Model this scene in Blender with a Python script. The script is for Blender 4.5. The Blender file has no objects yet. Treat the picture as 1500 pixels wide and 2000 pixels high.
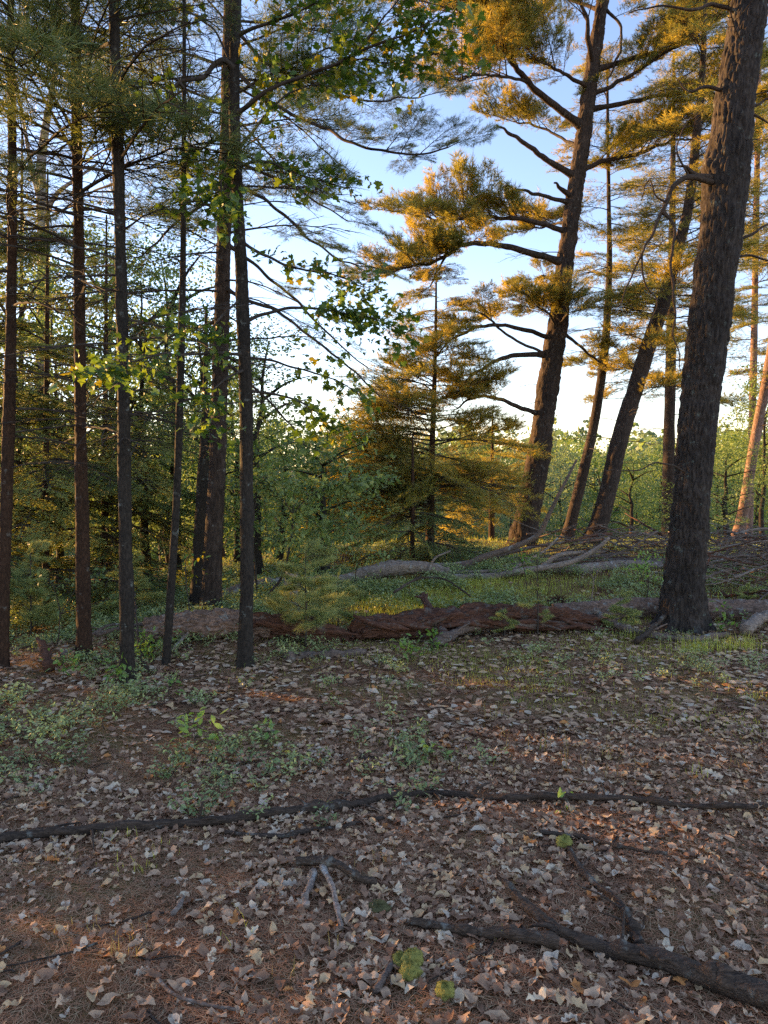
import bpy, math, random
import numpy as np
from mathutils import Matrix, Vector

S = bpy.context.scene
COL = S.collection
R = math.radians
PI = math.pi

# ------------------------------------------------------------------ camera, sky, sun, exposure
F_PX = 1386.0            # focal length in photograph pixels (1500 x 2000)
PITCH = math.atan(70.0 / F_PX)
CAM = np.array([0.0, 0.0, 1.6])
cam = bpy.data.cameras.new('camera')
cam.sensor_fit = 'VERTICAL'
cam.sensor_height = 24.0
cam.lens = 24.0 * F_PX / 2000.0
cam.clip_start = 0.05
cam.clip_end = 3000
cam_ob = bpy.data.objects.new('camera', cam)
COL.objects.link(cam_ob)
cam_ob.location = CAM
cam_ob.rotation_euler = (R(90) - PITCH, 0, 0)
S.camera = cam_ob

SUN_AZ = R(-62.0)        # from straight ahead, negative to the left
SUN_EL = R(8.0)
world = bpy.data.worlds.new('World')
S.world = world
world.use_nodes = True
wn = world.node_tree.nodes
wl = world.node_tree.links
wn.clear()
sky = wn.new('ShaderNodeTexSky')
sky.sky_type = 'NISHITA'
sky.sun_disc = False
sky.sun_elevation = SUN_EL
sky.sun_rotation = SUN_AZ
sky.altitude = 0
sky.air_density = 1.0
sky.dust_density = 0.1
sky.ozone_density = 2.0
bg = wn.new('ShaderNodeBackground')
bg.inputs['Strength'].default_value = 0.15
wo = wn.new('ShaderNodeOutputWorld')
wb = wn.new('ShaderNodeMixRGB')      # the camera's white balance, the same over the whole sky
wb.blend_type = 'MULTIPLY'; wb.inputs[0].default_value = 1.0; wb.inputs[2].default_value = (1.15, 0.94, 1.0, 1)
wl.new(sky.outputs[0], wb.inputs[1])
wl.new(wb.outputs[0], bg.inputs['Color'])
wl.new(bg.outputs[0], wo.inputs['Surface'])

sun = bpy.data.lights.new('sun', 'SUN')
sun.energy = 4.9
sun.angle = R(0.6)
sun.color = (1.0, 0.55, 0.19)
sun_ob = bpy.data.objects.new('sun', sun)
COL.objects.link(sun_ob)
sd = Vector((math.sin(SUN_AZ) * math.cos(SUN_EL), math.cos(SUN_AZ) * math.cos(SUN_EL), math.sin(SUN_EL)))
sun_ob.rotation_euler = sd.to_track_quat('Z', 'Y').to_euler()
sun_ob.location = sd * 60

S.view_settings.view_transform = 'Standard'
S.view_settings.look = 'None'
S.view_settings.gamma = 1.0
S.view_settings.use_curve_mapping = False
S.view_settings.exposure = 2.0
S.cycles.max_bounces = 6
S.cycles.diffuse_bounces = 4
S.cycles.glossy_bounces = 2
S.cycles.transmission_bounces = 4
S.cycles.transparent_max_bounces = 4
S.cycles.caustics_reflective = False
S.cycles.caustics_refractive = False
S.cycles.use_denoising = False

# ------------------------------------------------------------------ numbers: noise, terrain, pixel to place
def _hash(i, j, k, s):
    n = (i.astype(np.int64) * 374761393 + j.astype(np.int64) * 668265263 + k.astype(np.int64) * 2147483647 + s * 1274126177) & 0xffffffff
    n = ((n ^ (n >> 13)) * 1274126177) & 0xffffffff
    n = ((n ^ (n >> 16)) * 2246822519) & 0xffffffff
    return ((n ^ (n >> 15)) & 0xffffff) / float(0xffffff)

def vnoise(p, s=0):
    p = np.asarray(p, float)
    f = np.floor(p); t = p - f
    t = t * t * (3 - 2 * t)
    i, j, k = f[..., 0].astype(int), f[..., 1].astype(int), f[..., 2].astype(int)
    r = 0
    for a in (0, 1):
        for b in (0, 1):
            for c in (0, 1):
                w = (t[..., 0] if a else 1 - t[..., 0]) * (t[..., 1] if b else 1 - t[..., 1]) * (t[..., 2] if c else 1 - t[..., 2])
                r = r + w * _hash(i + a, j + b, k + c, s)
    return r * 2 - 1

def fbm(p, oct=3, s=0):
    p = np.asarray(p, float); a = 1.0; r = 0
    for o in range(oct):
        r = r + a * vnoise(p * (2.03 ** o), s + o * 17); a *= 0.5
    return r

def worley(p, s=0):
    """F1, F2 and a number per nearest cell"""
    p = np.asarray(p, float)
    f = np.floor(p).astype(int)
    f1 = np.full(p.shape[0], 9.0); f2 = np.full(p.shape[0], 9.0); idn = np.zeros(p.shape[0])
    for a in (-1, 0, 1):
        for b in (-1, 0, 1):
            for c in (-1, 0, 1):
                ci, cj, ck = f[:, 0] + a, f[:, 1] + b, f[:, 2] + c
                q = np.stack([ci + _hash(ci, cj, ck, s + 1), cj + _hash(ci, cj, ck, s + 2), ck + _hash(ci, cj, ck, s + 3)], 1)
                d = np.linalg.norm(q - p, axis=1)
                near = d < f1
                f2 = np.where(near, f1, np.minimum(f2, d))
                idn = np.where(near, _hash(ci, cj, ck, s + 4), idn)
                f1 = np.where(near, d, f1)
    return f1, f2, idn

def sstep(a, b, x):
    t = np.clip((x - a) / (b - a), 0, 1)
    return t * t * (3 - 2 * t)

def terrain(x, y, fine=True):
    x = np.asarray(x, float); y = np.asarray(y, float)
    z = -0.34 * np.clip(y - 17.0, 0, None) * (1 - 0.0)
    z = np.maximum(z, -8.0 + 0 * y)
    z = z + 0.055 * np.clip(y - 70.0, 0, 260.0)
    z = z - 0.16 * np.clip(-x - 1.6, 0, 14) * sstep(5.2, 10.0, y) * (1 - sstep(22, 30, y))
    z = z + 0.10 * sstep(8.5, 11.5, y) * sstep(-1.0, 2.0, x) * (1 - sstep(16, 20, y))
    p = np.stack([x, y, 0 * x], -1)
    z = z + 0.05 * vnoise(p * 0.55, 3) + 0.3 * vnoise(p * 0.06, 9) * sstep(18, 40, np.hypot(x, y))
    if fine:
        z = z + 0.020 * vnoise(p * 2.3, 4) + 0.009 * vnoise(p * 6.7, 5)
    return z

def T1(x, y):
    return float(terrain(np.array([x]), np.array([y]))[0])

_fw = np.array([0, math.cos(PITCH), -math.sin(PITCH)]); _up = np.array([0, math.sin(PITCH), math.cos(PITCH)])
def ray(px, py):
    return _fw + np.array([1.0, 0, 0]) * ((px - 750) / F_PX) - _up * ((py - 1000) / F_PX)

def at(px, py, d):
    v = ray(px, py)
    return CAM + v * (d / v[1])

def project(P):
    q = np.asarray(P) - CAM
    dep = q @ _fw
    return 750 + F_PX * q[..., 0] / dep, 1000 - F_PX * (q @ _up) / dep, dep

def ground_at(px, py, dmax=60.0):
    v = ray(px, py); v = v / v[1]
    ds = np.concatenate([np.arange(0.8, 12, 0.02), np.arange(12, dmax, 0.1)])
    P = CAM + ds[:, None] * v
    below = P[:, 2] < terrain(P[:, 0], P[:, 1])
    i = int(np.argmax(below)) if below.any() else len(ds) - 1
    q = P[i].copy(); q[2] = T1(q[0], q[1])
    return q

# ------------------------------------------------------------------ meshes and objects
def mesh_np(name, V, polys, mats, idx=None, smooth=True):
    """polys: list of int arrays (n,3) or (n,4); idx: list of material slots per array (int or array)"""
    me = bpy.data.meshes.new(name)
    V = np.asarray(V, np.float32)
    polys = [np.asarray(p, np.int32) for p in polys]
    keep = [i for i, p in enumerate(polys) if len(p)]
    idx = [0] * len(polys) if idx is None else idx
    me.vertices.add(len(V)); me.vertices.foreach_set('co', V.ravel())
    loops = np.concatenate([polys[i].ravel() for i in keep])
    sizes = np.concatenate([np.full(len(polys[i]), polys[i].shape[1], np.int32) for i in keep])
    starts = np.concatenate([[0], np.cumsum(sizes)[:-1]]).astype(np.int32)
    me.loops.add(len(loops)); me.loops.foreach_set('vertex_index', loops)
    me.polygons.add(len(sizes)); me.polygons.foreach_set('loop_start', starts)
    try:
        me.polygons.foreach_set('loop_total', sizes)
    except Exception:
        pass
    mi = np.concatenate([np.broadcast_to(np.asarray(idx[i], np.int32), (len(polys[i]),)) for i in keep]).astype(np.int32)
    me.polygons.foreach_set('material_index', mi)
    me.polygons.foreach_set('use_smooth', np.full(len(sizes), smooth))
    for m in mats:
        me.materials.append(m)
    me.update(calc_edges=True)
    me.validate()
    return me

class MB:
    """collects vertices and faces for one mesh"""
    def __init__(s):
        s.V = []; s.P = []; s.I = []; s.n = 0
    def add(s, V, F, mat=0):
        V = np.asarray(V, float)
        if len(V) == 0 or len(F) == 0:
            return
        s.V.append(V); s.P.append(np.asarray(F, np.int64) + s.n); s.I.append(mat); s.n += len(V)
    def mesh(s, name, mats, smooth=True, origin=None):
        V = np.concatenate(s.V)
        if origin is not None:
            V = V - np.asarray(origin)
        return mesh_np(name, V, s.P, mats, s.I, smooth)

def link(name, data, parent=None, loc=None):
    o = bpy.data.objects.new(name, data)
    COL.objects.link(o)
    if parent is not None:
        o.parent = parent
    if loc is not None:
        o.location = loc
    return o

def tag(o, label, cat, group=None, kind=None):
    o['label'] = label; o['category'] = cat
    if group: o['group'] = group
    if kind: o['kind'] = kind
    return o

def thing(name, loc, label, cat, group=None):
    o = bpy.data.objects.new(name, None)
    o.empty_display_size = 0.1
    COL.objects.link(o)
    o.location = loc
    return tag(o, label, cat, group)

def frames(P):
    P = np.asarray(P, float)
    Tn = np.gradient(P, axis=0)
    Tn /= np.linalg.norm(Tn, axis=1)[:, None] + 1e-12
    N = np.zeros_like(P)
    a = np.array([1.0, 0, 0]) if abs(Tn[0][0]) < 0.8 else np.array([0, 1.0, 0])
    n = a - Tn[0] * (a @ Tn[0]); n /= np.linalg.norm(n)
    for i in range(len(P)):
        n = n - Tn[i] * (n @ Tn[i]); n /= np.linalg.norm(n) + 1e-12
        N[i] = n
    return Tn, N, np.cross(Tn, N)

def tube(P, r, k=6, cap=True, disp=None):
    """V, quads, tris"""
    P = np.asarray(P, float); n = len(P)
    r = np.broadcast_to(np.asarray(r, float), (n,))
    Tn, N, B = frames(P)
    th = np.arange(k) * 2 * PI / k
    rr = np.repeat(r[:, None], k, 1)
    if disp is not None:
        rr = rr + disp
    V = P[:, None, :] + rr[..., None] * (np.cos(th)[None, :, None] * N[:, None, :] + np.sin(th)[None, :, None] * B[:, None, :])
    V = V.reshape(-1, 3)
    i = np.arange(n - 1)[:, None] * k; j = np.arange(k)[None, :]; j2 = (j + 1) % k
    Q = np.stack([i + j, i + j2, i + k + j2, i + k + j], -1).reshape(-1, 4)
    Tt = np.zeros((0, 3), int)
    if cap:
        c0, c1 = len(V), len(V) + 1
        V = np.concatenate([V, P[:1], P[-1:]])
        jj = np.arange(k); jn = (jj + 1) % k
        e = (n - 1) * k
        Tt = np.concatenate([np.stack([jn, jj, np.full(k, c0)], 1), np.stack([e + jj, e + jn, np.full(k, c1)], 1)])
    return V, Q, Tt

def add_tube(mb, P, r, k=6, mat=0, cap=True):
    V, Q, Tt = tube(P, r, k, cap)
    n0 = mb.n
    mb.V.append(V); mb.P.append(Q + n0); mb.I.append(mat)
    if len(Tt):
        mb.P.append(Tt + n0); mb.I.append(mat)
    mb.n += len(V)

def spline(P, n):
    """Catmull-Rom through the rows of P, n samples"""
    P = np.asarray(P, float)
    if len(P) == 2:
        t = np.linspace(0, 1, n)[:, None]
        return P[0] * (1 - t) + P[1] * t
    Q = np.concatenate([2 * P[:1] - P[1:2], P, 2 * P[-1:] - P[-2:-1]])
    m = len(P) - 1
    u = np.linspace(0, m, n); i = np.minimum(u.astype(int), m - 1); t = (u - i)[:, None]
    p0, p1, p2, p3 = Q[i], Q[i + 1], Q[i + 2], Q[i + 3]
    return 0.5 * (2 * p1 + (p2 - p0) * t + (2 * p0 - 5 * p1 + 4 * p2 - p3) * t ** 2 + (3 * p1 - p0 - 3 * p2 + p3) * t ** 3)

# ------------------------------------------------------------------ materials
def newmat(name):
    m = bpy.data.materials.new(name); m.use_nodes = True
    nt = m.node_tree; nt.nodes.clear()
    out = nt.nodes.new('ShaderNodeOutputMaterial')
    return m, nt, nt.nodes, nt.links, out

def ramp(nd, stops):
    r = nd.new('ShaderNodeValToRGB')
    e = r.color_ramp.elements
    while len(e) < len(stops):
        e.new(0.5)
    for i, (p, c) in enumerate(stops):
        e[i].position = p; e[i].color = (*c, 1) if len(c) == 3 else c
    return r

def noise(nd, lk, vec, scale, detail=4, rough=0.6):
    n = nd.new('ShaderNodeTexNoise')
    n.inputs['Scale'].default_value = scale; n.inputs['Detail'].default_value = detail; n.inputs['Roughness'].default_value = rough
    if vec is not None:
        lk.new(vec, n.inputs['Vector'])
    return n

def mapped(nd, lk, scale=(1, 1, 1)):
    tc = nd.new('ShaderNodeTexCoord'); mp = nd.new('ShaderNodeMapping')
    mp.inputs['Scale'].default_value = scale
    lk.new(tc.outputs['Object'], mp.inputs['Vector'])
    return mp.outputs[0]

def bark_mat(name, dark, light, lichen=(0.22, 0.23, 0.19), lich=0.0, scale=1.0, bump=0.012, stretch=0.22, axis='z'):
    m, nt, nd, lk, out = newmat(name)
    sc = {'z': (scale, scale, scale * stretch), 'x': (scale * stretch, scale, scale)}[axis]
    v = mapped(nd, lk, sc)
    v1 = mapped(nd, lk, (1, 1, 1))
    n1 = noise(nd, lk, v, 38, 6, 0.65)
    vo = nd.new('ShaderNodeTexVoronoi'); vo.feature = 'DISTANCE_TO_EDGE'; vo.inputs['Scale'].default_value = 26
    wv = noise(nd, lk, v, 9, 3)
    ad = nd.new('ShaderNodeMixRGB'); ad.blend_type = 'ADD'; ad.inputs[0].default_value = 0.16
    lk.new(v, ad.inputs[1]); lk.new(wv.outputs['Color'], ad.inputs[2]); lk.new(ad.outputs[0], vo.inputs['Vector'])
    r = ramp(nd, [(0.25, dark), (0.75, light)])
    lk.new(n1.outputs['Fac'], r.inputs[0])
    edge = ramp(nd, [(0.0, (0.35, 0.35, 0.35)), (0.14, (1, 1, 1))])
    lk.new(vo.outputs['Distance'], edge.inputs[0])
    mu = nd.new('ShaderNodeMixRGB'); mu.blend_type = 'MULTIPLY'; mu.inputs[0].default_value = 0.7
    lk.new(r.outputs[0], mu.inputs[1]); lk.new(edge.outputs[0], mu.inputs[2])
    col = mu.outputs[0]
    big = noise(nd, lk, v1, 2.3, 4)
    br = ramp(nd, [(0.3, (0.7, 0.7, 0.7)), (0.7, (1.25, 1.2, 1.15))])
    lk.new(big.outputs['Fac'], br.inputs[0])
    m2 = nd.new('ShaderNodeMixRGB'); m2.blend_type = 'MULTIPLY'; m2.inputs[0].default_value = 1
    lk.new(col, m2.inputs[1]); lk.new(br.outputs[0], m2.inputs[2]); col = m2.outputs[0]
    if lich > 0:
        ln = noise(nd, lk, v1, 11, 6, 0.7)
        lr = ramp(nd, [(0.62 - lich * 0.12, (0, 0, 0)), (0.70 - lich * 0.1, (1, 1, 1))])
        lk.new(ln.outputs['Fac'], lr.inputs[0])
        m3 = nd.new('ShaderNodeMixRGB'); m3.inputs[2].default_value = (*lichen, 1)
        lk.new(lr.outputs[0], m3.inputs[0]); lk.new(col, m3.inputs[1]); col = m3.outputs[0]
    b = nd.new('ShaderNodeBsdfPrincipled'); b.inputs['Roughness'].default_value = 0.9
    b.inputs['Specular IOR Level'].default_value = 0.2
    lk.new(col, b.inputs['Base Color'])
    hs = nd.new('ShaderNodeMath'); hs.operation = 'MULTIPLY_ADD'; hs.inputs[1].default_value = 0.6
    ec = nd.new('ShaderNodeMath'); ec.operation = 'MINIMUM'; ec.inputs[1].default_value = 0.3
    lk.new(vo.outputs['Distance'], ec.inputs[0])
    lk.new(n1.outputs['Fac'], hs.inputs[0]); lk.new(ec.outputs[0], hs.inputs[2])
    bp = nd.new('ShaderNodeBump'); bp.inputs['Strength'].default_value = 0.9; bp.inputs['Distance'].default_value = bump
    lk.new(hs.outputs[0], bp.inputs['Height']); lk.new(bp.outputs[0], b.inputs['Normal'])
    lk.new(b.outputs[0], out.inputs['Surface'])
    return m

def leaf_mat(name, c1, c2, trans, tmix=0.35, var=0.35, rough=0.55, nscale=3.0, gloss=0.3):
    """diffuse plus light shining through; colour varies from object to object and through the crown"""
    m, nt, nd, lk, out = newmat(name)
    v = mapped(nd, lk)
    n = noise(nd, lk, v, nscale, 3)
    oi = nd.new('ShaderNodeObjectInfo')
    mx = nd.new('ShaderNodeMath'); mx.operation = 'MULTIPLY_ADD'; mx.inputs[1].default_value = var
    su = nd.new('ShaderNodeMath'); su.operation = 'SUBTRACT'; su.inputs[1].default_value = 0.5
    lk.new(oi.outputs['Random'], su.inputs[0]); lk.new(su.outputs[0], mx.inputs[0]); lk.new(n.outputs['Fac'], mx.inputs[2])
    r = ramp(nd, [(0.3, c1), (0.7, c2)]); lk.new(mx.outputs[0], r.inputs[0])
    b = nd.new('ShaderNodeBsdfPrincipled'); b.inputs['Roughness'].default_value = rough
    b.inputs['Specular IOR Level'].default_value = gloss
    lk.new(r.outputs[0], b.inputs['Base Color'])
    t = nd.new('ShaderNodeBsdfTranslucent')
    mu = nd.new('ShaderNodeMixRGB'); mu.blend_type = 'MULTIPLY'; mu.inputs[0].default_value = 1; mu.inputs[2].default_value = (*trans, 1)
    lk.new(r.outputs[0], mu.inputs[1]); lk.new(mu.outputs[0], t.inputs['Color'])
    ms = nd.new('ShaderNodeMixShader'); ms.inputs[0].default_value = tmix
    lk.new(b.outputs[0], ms.inputs[1]); lk.new(t.outputs[0], ms.inputs[2]); lk.new(ms.outputs[0], out.inputs['Surface'])
    return m

def plain_mat(name, c1, c2, scale=8, rough=0.9, bump=0.0, bscale=60):
    m, nt, nd, lk, out = newmat(name)
    v = mapped(nd, lk)
    n = noise(nd, lk, v, scale, 5)
    r = ramp(nd, [(0.3, c1), (0.7, c2)]); lk.new(n.outputs['Fac'], r.inputs[0])
    b = nd.new('ShaderNodeBsdfPrincipled'); b.inputs['Roughness'].default_value = rough
    b.inputs['Specular IOR Level'].default_value = 0.2
    lk.new(r.outputs[0], b.inputs['Base Color'])
    if bump:
        n2 = noise(nd, lk, v, bscale, 5)
        bp = nd.new('ShaderNodeBump'); bp.inputs['Distance'].default_value = bump
        lk.new(n2.outputs['Fac'], bp.inputs['Height']); lk.new(bp.outputs[0], b.inputs['Normal'])
    lk.new(b.outputs[0], out.inputs['Surface'])
    return m

M = {}
M['bark_big'] = bark_mat('bark_big', (0.023, 0.018, 0.016), (0.078, 0.064, 0.053), (0.11, 0.12, 0.10), 0.2, 0.8, 0.010, 0.3)
M['bark_thin'] = bark_mat('bark_thin', (0.018, 0.015, 0.012), (0.055, 0.046, 0.037), (0.15, 0.16, 0.14), 0.15, 1.5, 0.005, 0.4)
M['bark_red'] = bark_mat('bark_red', (0.026, 0.014, 0.009), (0.078, 0.044, 0.026), (0.14, 0.13, 0.11), 0.1, 1.4, 0.006, 0.4)
M['bark_pine'] = bark_mat('bark_pine', (0.024, 0.017, 0.013), (0.085, 0.062, 0.048), (0.15, 0.145, 0.125), 0.1, 0.7, 0.016, 0.3)
M['bark_pale'] = bark_mat('bark_pale', (0.18, 0.15, 0.13), (0.36, 0.31, 0.27), (0.4, 0.4, 0.36), 0.5, 1.0, 0.006, 0.5)
M['bark_pink'] = bark_mat('bark_pink', (0.14, 0.085, 0.065), (0.34, 0.22, 0.17), (0.3, 0.26, 0.22), 0.3, 0.8, 0.01, 0.4)
M['twig'] = plain_mat('twig', (0.03, 0.025, 0.02), (0.085, 0.068, 0.055), 12)
M['dead_wood'] = bark_mat('dead_wood', (0.080, 0.058, 0.045), (0.272, 0.202, 0.158), (0.26, 0.27, 0.24), 0.4, 2.5, 0.004, 0.25, 'x')
M['dead_dark'] = bark_mat('dead_dark', (0.033, 0.024, 0.017), (0.117, 0.083, 0.061), (0.16, 0.155, 0.13), 0.35, 2.5, 0.008, 0.25, 'x')
M['wood_grey'] = bark_mat('wood_grey', (0.115, 0.091, 0.071), (0.416, 0.332, 0.270), (0.36, 0.36, 0.33), 0.5, 1.6, 0.006, 0.3, 'x')
M['rot_wood'] = bark_mat('rot_wood', (0.049, 0.022, 0.014), (0.204, 0.098, 0.061), (0.13, 0.105, 0.085), 0.6, 1.8, 0.014, 0.14, 'x')
M['log_bark'] = bark_mat('log_bark', (0.083, 0.054, 0.037), (0.331, 0.220, 0.163), (0.26, 0.26, 0.23), 0.5, 0.9, 0.01, 0.5, 'x')
M['bare_wood'] = plain_mat('bare_wood', (0.30, 0.17, 0.09), (0.48, 0.30, 0.17), 14)
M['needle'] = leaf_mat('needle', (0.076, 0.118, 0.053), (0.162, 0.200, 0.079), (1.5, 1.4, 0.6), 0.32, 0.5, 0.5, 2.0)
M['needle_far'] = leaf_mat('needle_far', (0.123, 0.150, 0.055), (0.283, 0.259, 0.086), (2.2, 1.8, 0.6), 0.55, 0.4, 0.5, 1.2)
M['needle_soft'] = leaf_mat('needle_soft', (0.222, 0.266, 0.098), (0.385, 0.410, 0.147), (1.1, 1.1, 0.7), 0.35, 0.3, 0.55, 3.0)
M['hemlock'] = leaf_mat('hemlock', (0.128, 0.181, 0.061), (0.320, 0.344, 0.106), (1.3, 1.2, 0.6), 0.32, 0.5, 0.5, 1.5)
M['maple'] = leaf_mat('maple', (0.069, 0.127, 0.028), (0.152, 0.216, 0.044), (1.7, 1.6, 0.5), 0.42, 0.7, 0.42, 2.2, 0.4)
M['maple_sun_yellow'] = leaf_mat('maple_sun_yellow', (0.24, 0.23, 0.025), (0.38, 0.33, 0.04), (1.2, 1.1, 0.6), 0.5, 0.6, 0.42, 2.2, 0.4)  # sunlight on the maple put into the leaf colour as yellow
M['broadleaf'] = leaf_mat('broadleaf', (0.098, 0.163, 0.056), (0.240, 0.312, 0.103), (1.4, 1.4, 0.6), 0.42, 0.6, 0.5, 0.7)
M['broadleaf_pale'] = leaf_mat('broadleaf_pale', (0.151, 0.222, 0.085), (0.278, 0.351, 0.127), (1.2, 1.2, 0.6), 0.42, 0.6, 0.5, 0.9)
M['broadleaf_teal'] = leaf_mat('broadleaf_teal', (0.103, 0.164, 0.092), (0.204, 0.263, 0.142), (1.2, 1.2, 0.7), 0.4, 0.7, 0.55, 0.4)
M['shrub'] = leaf_mat('shrub', (0.185, 0.250, 0.103), (0.395, 0.454, 0.190), (1.2, 1.3, 0.6), 0.30, 0.5, 0.45, 2.0, 0.45)
M['seedling'] = leaf_mat('seedling', (0.144, 0.264, 0.060), (0.264, 0.396, 0.096), (1.3, 1.3, 0.5), 0.42, 0.5, 0.45, 5.0, 0.4)
M['grass'] = leaf_mat('grass', (0.304, 0.356, 0.061), (0.586, 0.574, 0.121), (1.2, 1.2, 0.6), 0.4, 0.3, 0.5, 2.0)
M['grass_dry'] = leaf_mat('grass_dry', (0.20, 0.17, 0.06), (0.34, 0.29, 0.12), (1.2, 1.1, 0.6), 0.4, 0.3, 0.5, 2.0)
M['moss_dull'] = plain_mat('moss_dull', (0.08, 0.075, 0.03), (0.17, 0.15, 0.06), 30, 0.95, 0.006, 160)
M['moss'] = plain_mat('moss', (0.20, 0.19, 0.045), (0.35, 0.33, 0.09), 30, 0.95, 0.006, 160)
LEAF_TONES = [((0.420, 0.268, 0.163), (0.642, 0.430, 0.266)), ((0.584, 0.430, 0.280), (0.763, 0.617, 0.414)), ((0.199, 0.109, 0.065), (0.386, 0.228, 0.137)),
              ((0.467, 0.366, 0.260), (0.725, 0.583, 0.422)), ((0.491, 0.326, 0.172), (0.701, 0.480, 0.256)), ((0.491, 0.193, 0.059), (0.642, 0.297, 0.100))]
LEAFM = [leaf_mat('dead_leaf_%s' % n, a, b, (1.0, 0.9, 0.7), 0.12, 0.4, 0.8, 25.0, 0.12)
         for n, (a, b) in zip(['tan', 'pale', 'brown', 'grey', 'buff', 'russet'], LEAF_TONES)]
NEEDM = [plain_mat('needle_litter_red', (0.24, 0.115, 0.06), (0.45, 0.23, 0.125), 5), plain_mat('needle_litter_tan', (0.36, 0.24, 0.135), (0.52, 0.36, 0.21), 5)]

def ground_mat():
    m, nt, nd, lk, out = newmat('forest_floor')
    v = mapped(nd, lk)
    n1 = noise(nd, lk, v, 1.6, 6, 0.65)
    n2 = noise(nd, lk, v, 42, 8, 0.75)
    n3 = noise(nd, lk, v, 0.9, 4, 0.6)
    r1 = ramp(nd, [(0.3, (0.09, 0.045, 0.026)), (0.55, (0.19, 0.10, 0.056)), (0.75, (0.29, 0.165, 0.092))])
    lk.new(n2.outputs['Fac'], r1.inputs[0])
    r2 = ramp(nd, [(0.35, (0.75, 0.72, 0.7)), (0.65, (1.25, 1.2, 1.1))]); lk.new(n1.outputs['Fac'], r2.inputs[0])
    mu = nd.new('ShaderNodeMixRGB'); mu.blend_type = 'MULTIPLY'; mu.inputs[0].default_value = 1
    lk.new(r1.outputs[0], mu.inputs[1]); lk.new(r2.outputs[0], mu.inputs[2])
    # thin moss film in patches
    r3 = ramp(nd, [(0.44, (0, 0, 0)), (0.62, (0.75, 0.75, 0.75))]); lk.new(n3.outputs['Fac'], r3.inputs[0])
    mo = ramp(nd, [(0.3, (0.15, 0.12, 0.035)), (0.7, (0.28, 0.23, 0.07))]); lk.new(n2.outputs['Fac'], mo.inputs[0])
    mm = nd.new('ShaderNodeMixRGB'); lk.new(r3.outputs[0], mm.inputs[0]); lk.new(mu.outputs[0], mm.inputs[1]); lk.new(mo.outputs[0], mm.inputs[2])
    b = nd.new('ShaderNodeBsdfPrincipled'); b.inputs['Roughness'].default_value = 0.95; b.inputs['Specular IOR Level'].default_value = 0.1
    lk.new(mm.outputs[0], b.inputs['Base Color'])
    bp = nd.new('ShaderNodeBump'); bp.inputs['Distance'].default_value = 0.02; lk.new(n2.outputs['Fac'], bp.inputs['Height']); lk.new(bp.outputs[0], b.inputs['Normal'])
    lk.new(b.outputs[0], out.inputs['Surface'])
    return m

# ------------------------------------------------------------------ the ground, one sheet to the horizon
def build_ground():
    def axis(a, b, step, lo, hi):
        mid = np.arange(a, b + 1e-6, step)
        up = [b]; s = step
        while up[-1] < hi:
            s *= 1.13; up.append(up[-1] + s)
        dn = [a]; s = step
        while dn[-1] > lo:
            s *= 1.13; dn.append(dn[-1] - s)
        return np.array(dn[:0:-1] + list(mid) + up[1:])
    xs = axis(-4.5, 4.5, 0.06, -700, 700); ys = axis(1.2, 9.5, 0.06, -200, 900)
    X, Y = np.meshgrid(xs, ys)
    Z = terrain(X.ravel(), Y.ravel())
    V = np.stack([X.ravel(), Y.ravel(), Z], 1)
    nx, ny = len(xs), len(ys)
    i = (np.arange(ny - 1)[:, None] * nx + np.arange(nx - 1)[None, :]).ravel()
    Q = np.stack([i, i + 1, i + nx + 1, i + nx], 1)
    g = link('ground', mesh_np('ground', V, [Q], [ground_mat()]))
    g['kind'] = 'structure'; g['label'] = 'brown forest floor of needles and soil falling away behind the logs'
    return g
ground = build_ground()

# ------------------------------------------------------------------ trunks
def trunk_mesh(name, P, r, mat, k=14, step=0.06, furrow=0.0, cell=(0.035, 0.14), lump=0.03, flare=0.35, flare_h=0.18, lobes=5, seed=0, origin=None, cap=True, knots=()):
    P = np.asarray(P, float); r = np.asarray(r, float)
    L = np.concatenate([[0], np.cumsum(np.linalg.norm(np.diff(P, axis=0), axis=1))])
    n = max(8, int(L[-1] / step))
    C = spline(P, n)
    u = np.linspace(0, len(P) - 1, n)
    rr = np.interp(u, np.arange(len(P)), r)
    s = np.concatenate([[0], np.cumsum(np.linalg.norm(np.diff(C, axis=0), axis=1))])
    th = np.arange(k) * 2 * PI / k
    S2, TH = np.meshgrid(s, th, indexing='ij'); RR = np.repeat(rr[:, None], k, 1)
    fl = np.exp(-S2 / flare_h)
    d = RR * flare * fl * (0.7 + 0.55 * np.cos(TH * lobes + seed) * np.clip(fl * 1.2, 0, 1))
    p = np.stack([np.cos(TH) * RR, np.sin(TH) * RR, S2], -1).reshape(-1, 3)
    d = d + (RR * lump * 1.3 * fbm(p * np.array([7, 7, 2.2]) + seed * 3.7, 3, seed).reshape(RR.shape))
    if furrow > 0:
        q = np.stack([np.cos(TH) * RR / cell[0], np.sin(TH) * RR / cell[0], S2 / cell[1]], -1).reshape(-1, 3)
        q = q + 0.35 * np.stack([vnoise(p * 9, 5), vnoise(p * 9, 6), vnoise(p * 9, 7)], -1)
        f1, f2, idn = worley(q, seed)
        e = np.clip((f2 - f1) / 0.35, 0, 1)
        d = d + furrow * ((e - 0.65) + 0.5 * (idn - 0.5) * e + 0.35 * vnoise(p * np.array([60, 60, 18]), 8)).reshape(RR.shape)
    for (hs, ang, amp, wid) in knots:
        da = np.angle(np.exp(1j * (TH - ang)))
        d = d + amp * np.exp(-((S2 - hs) / wid) ** 2 - (da * RR / wid) ** 2)
    V, Q, Tt = tube(C, rr, k, cap, d)
    mb = MB(); mb.V.append(V); mb.P += [Q, Tt]; mb.I += [0, 0]; mb.n = len(V)
    return mb.mesh(name, [mat], True, origin), C, rr

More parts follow.
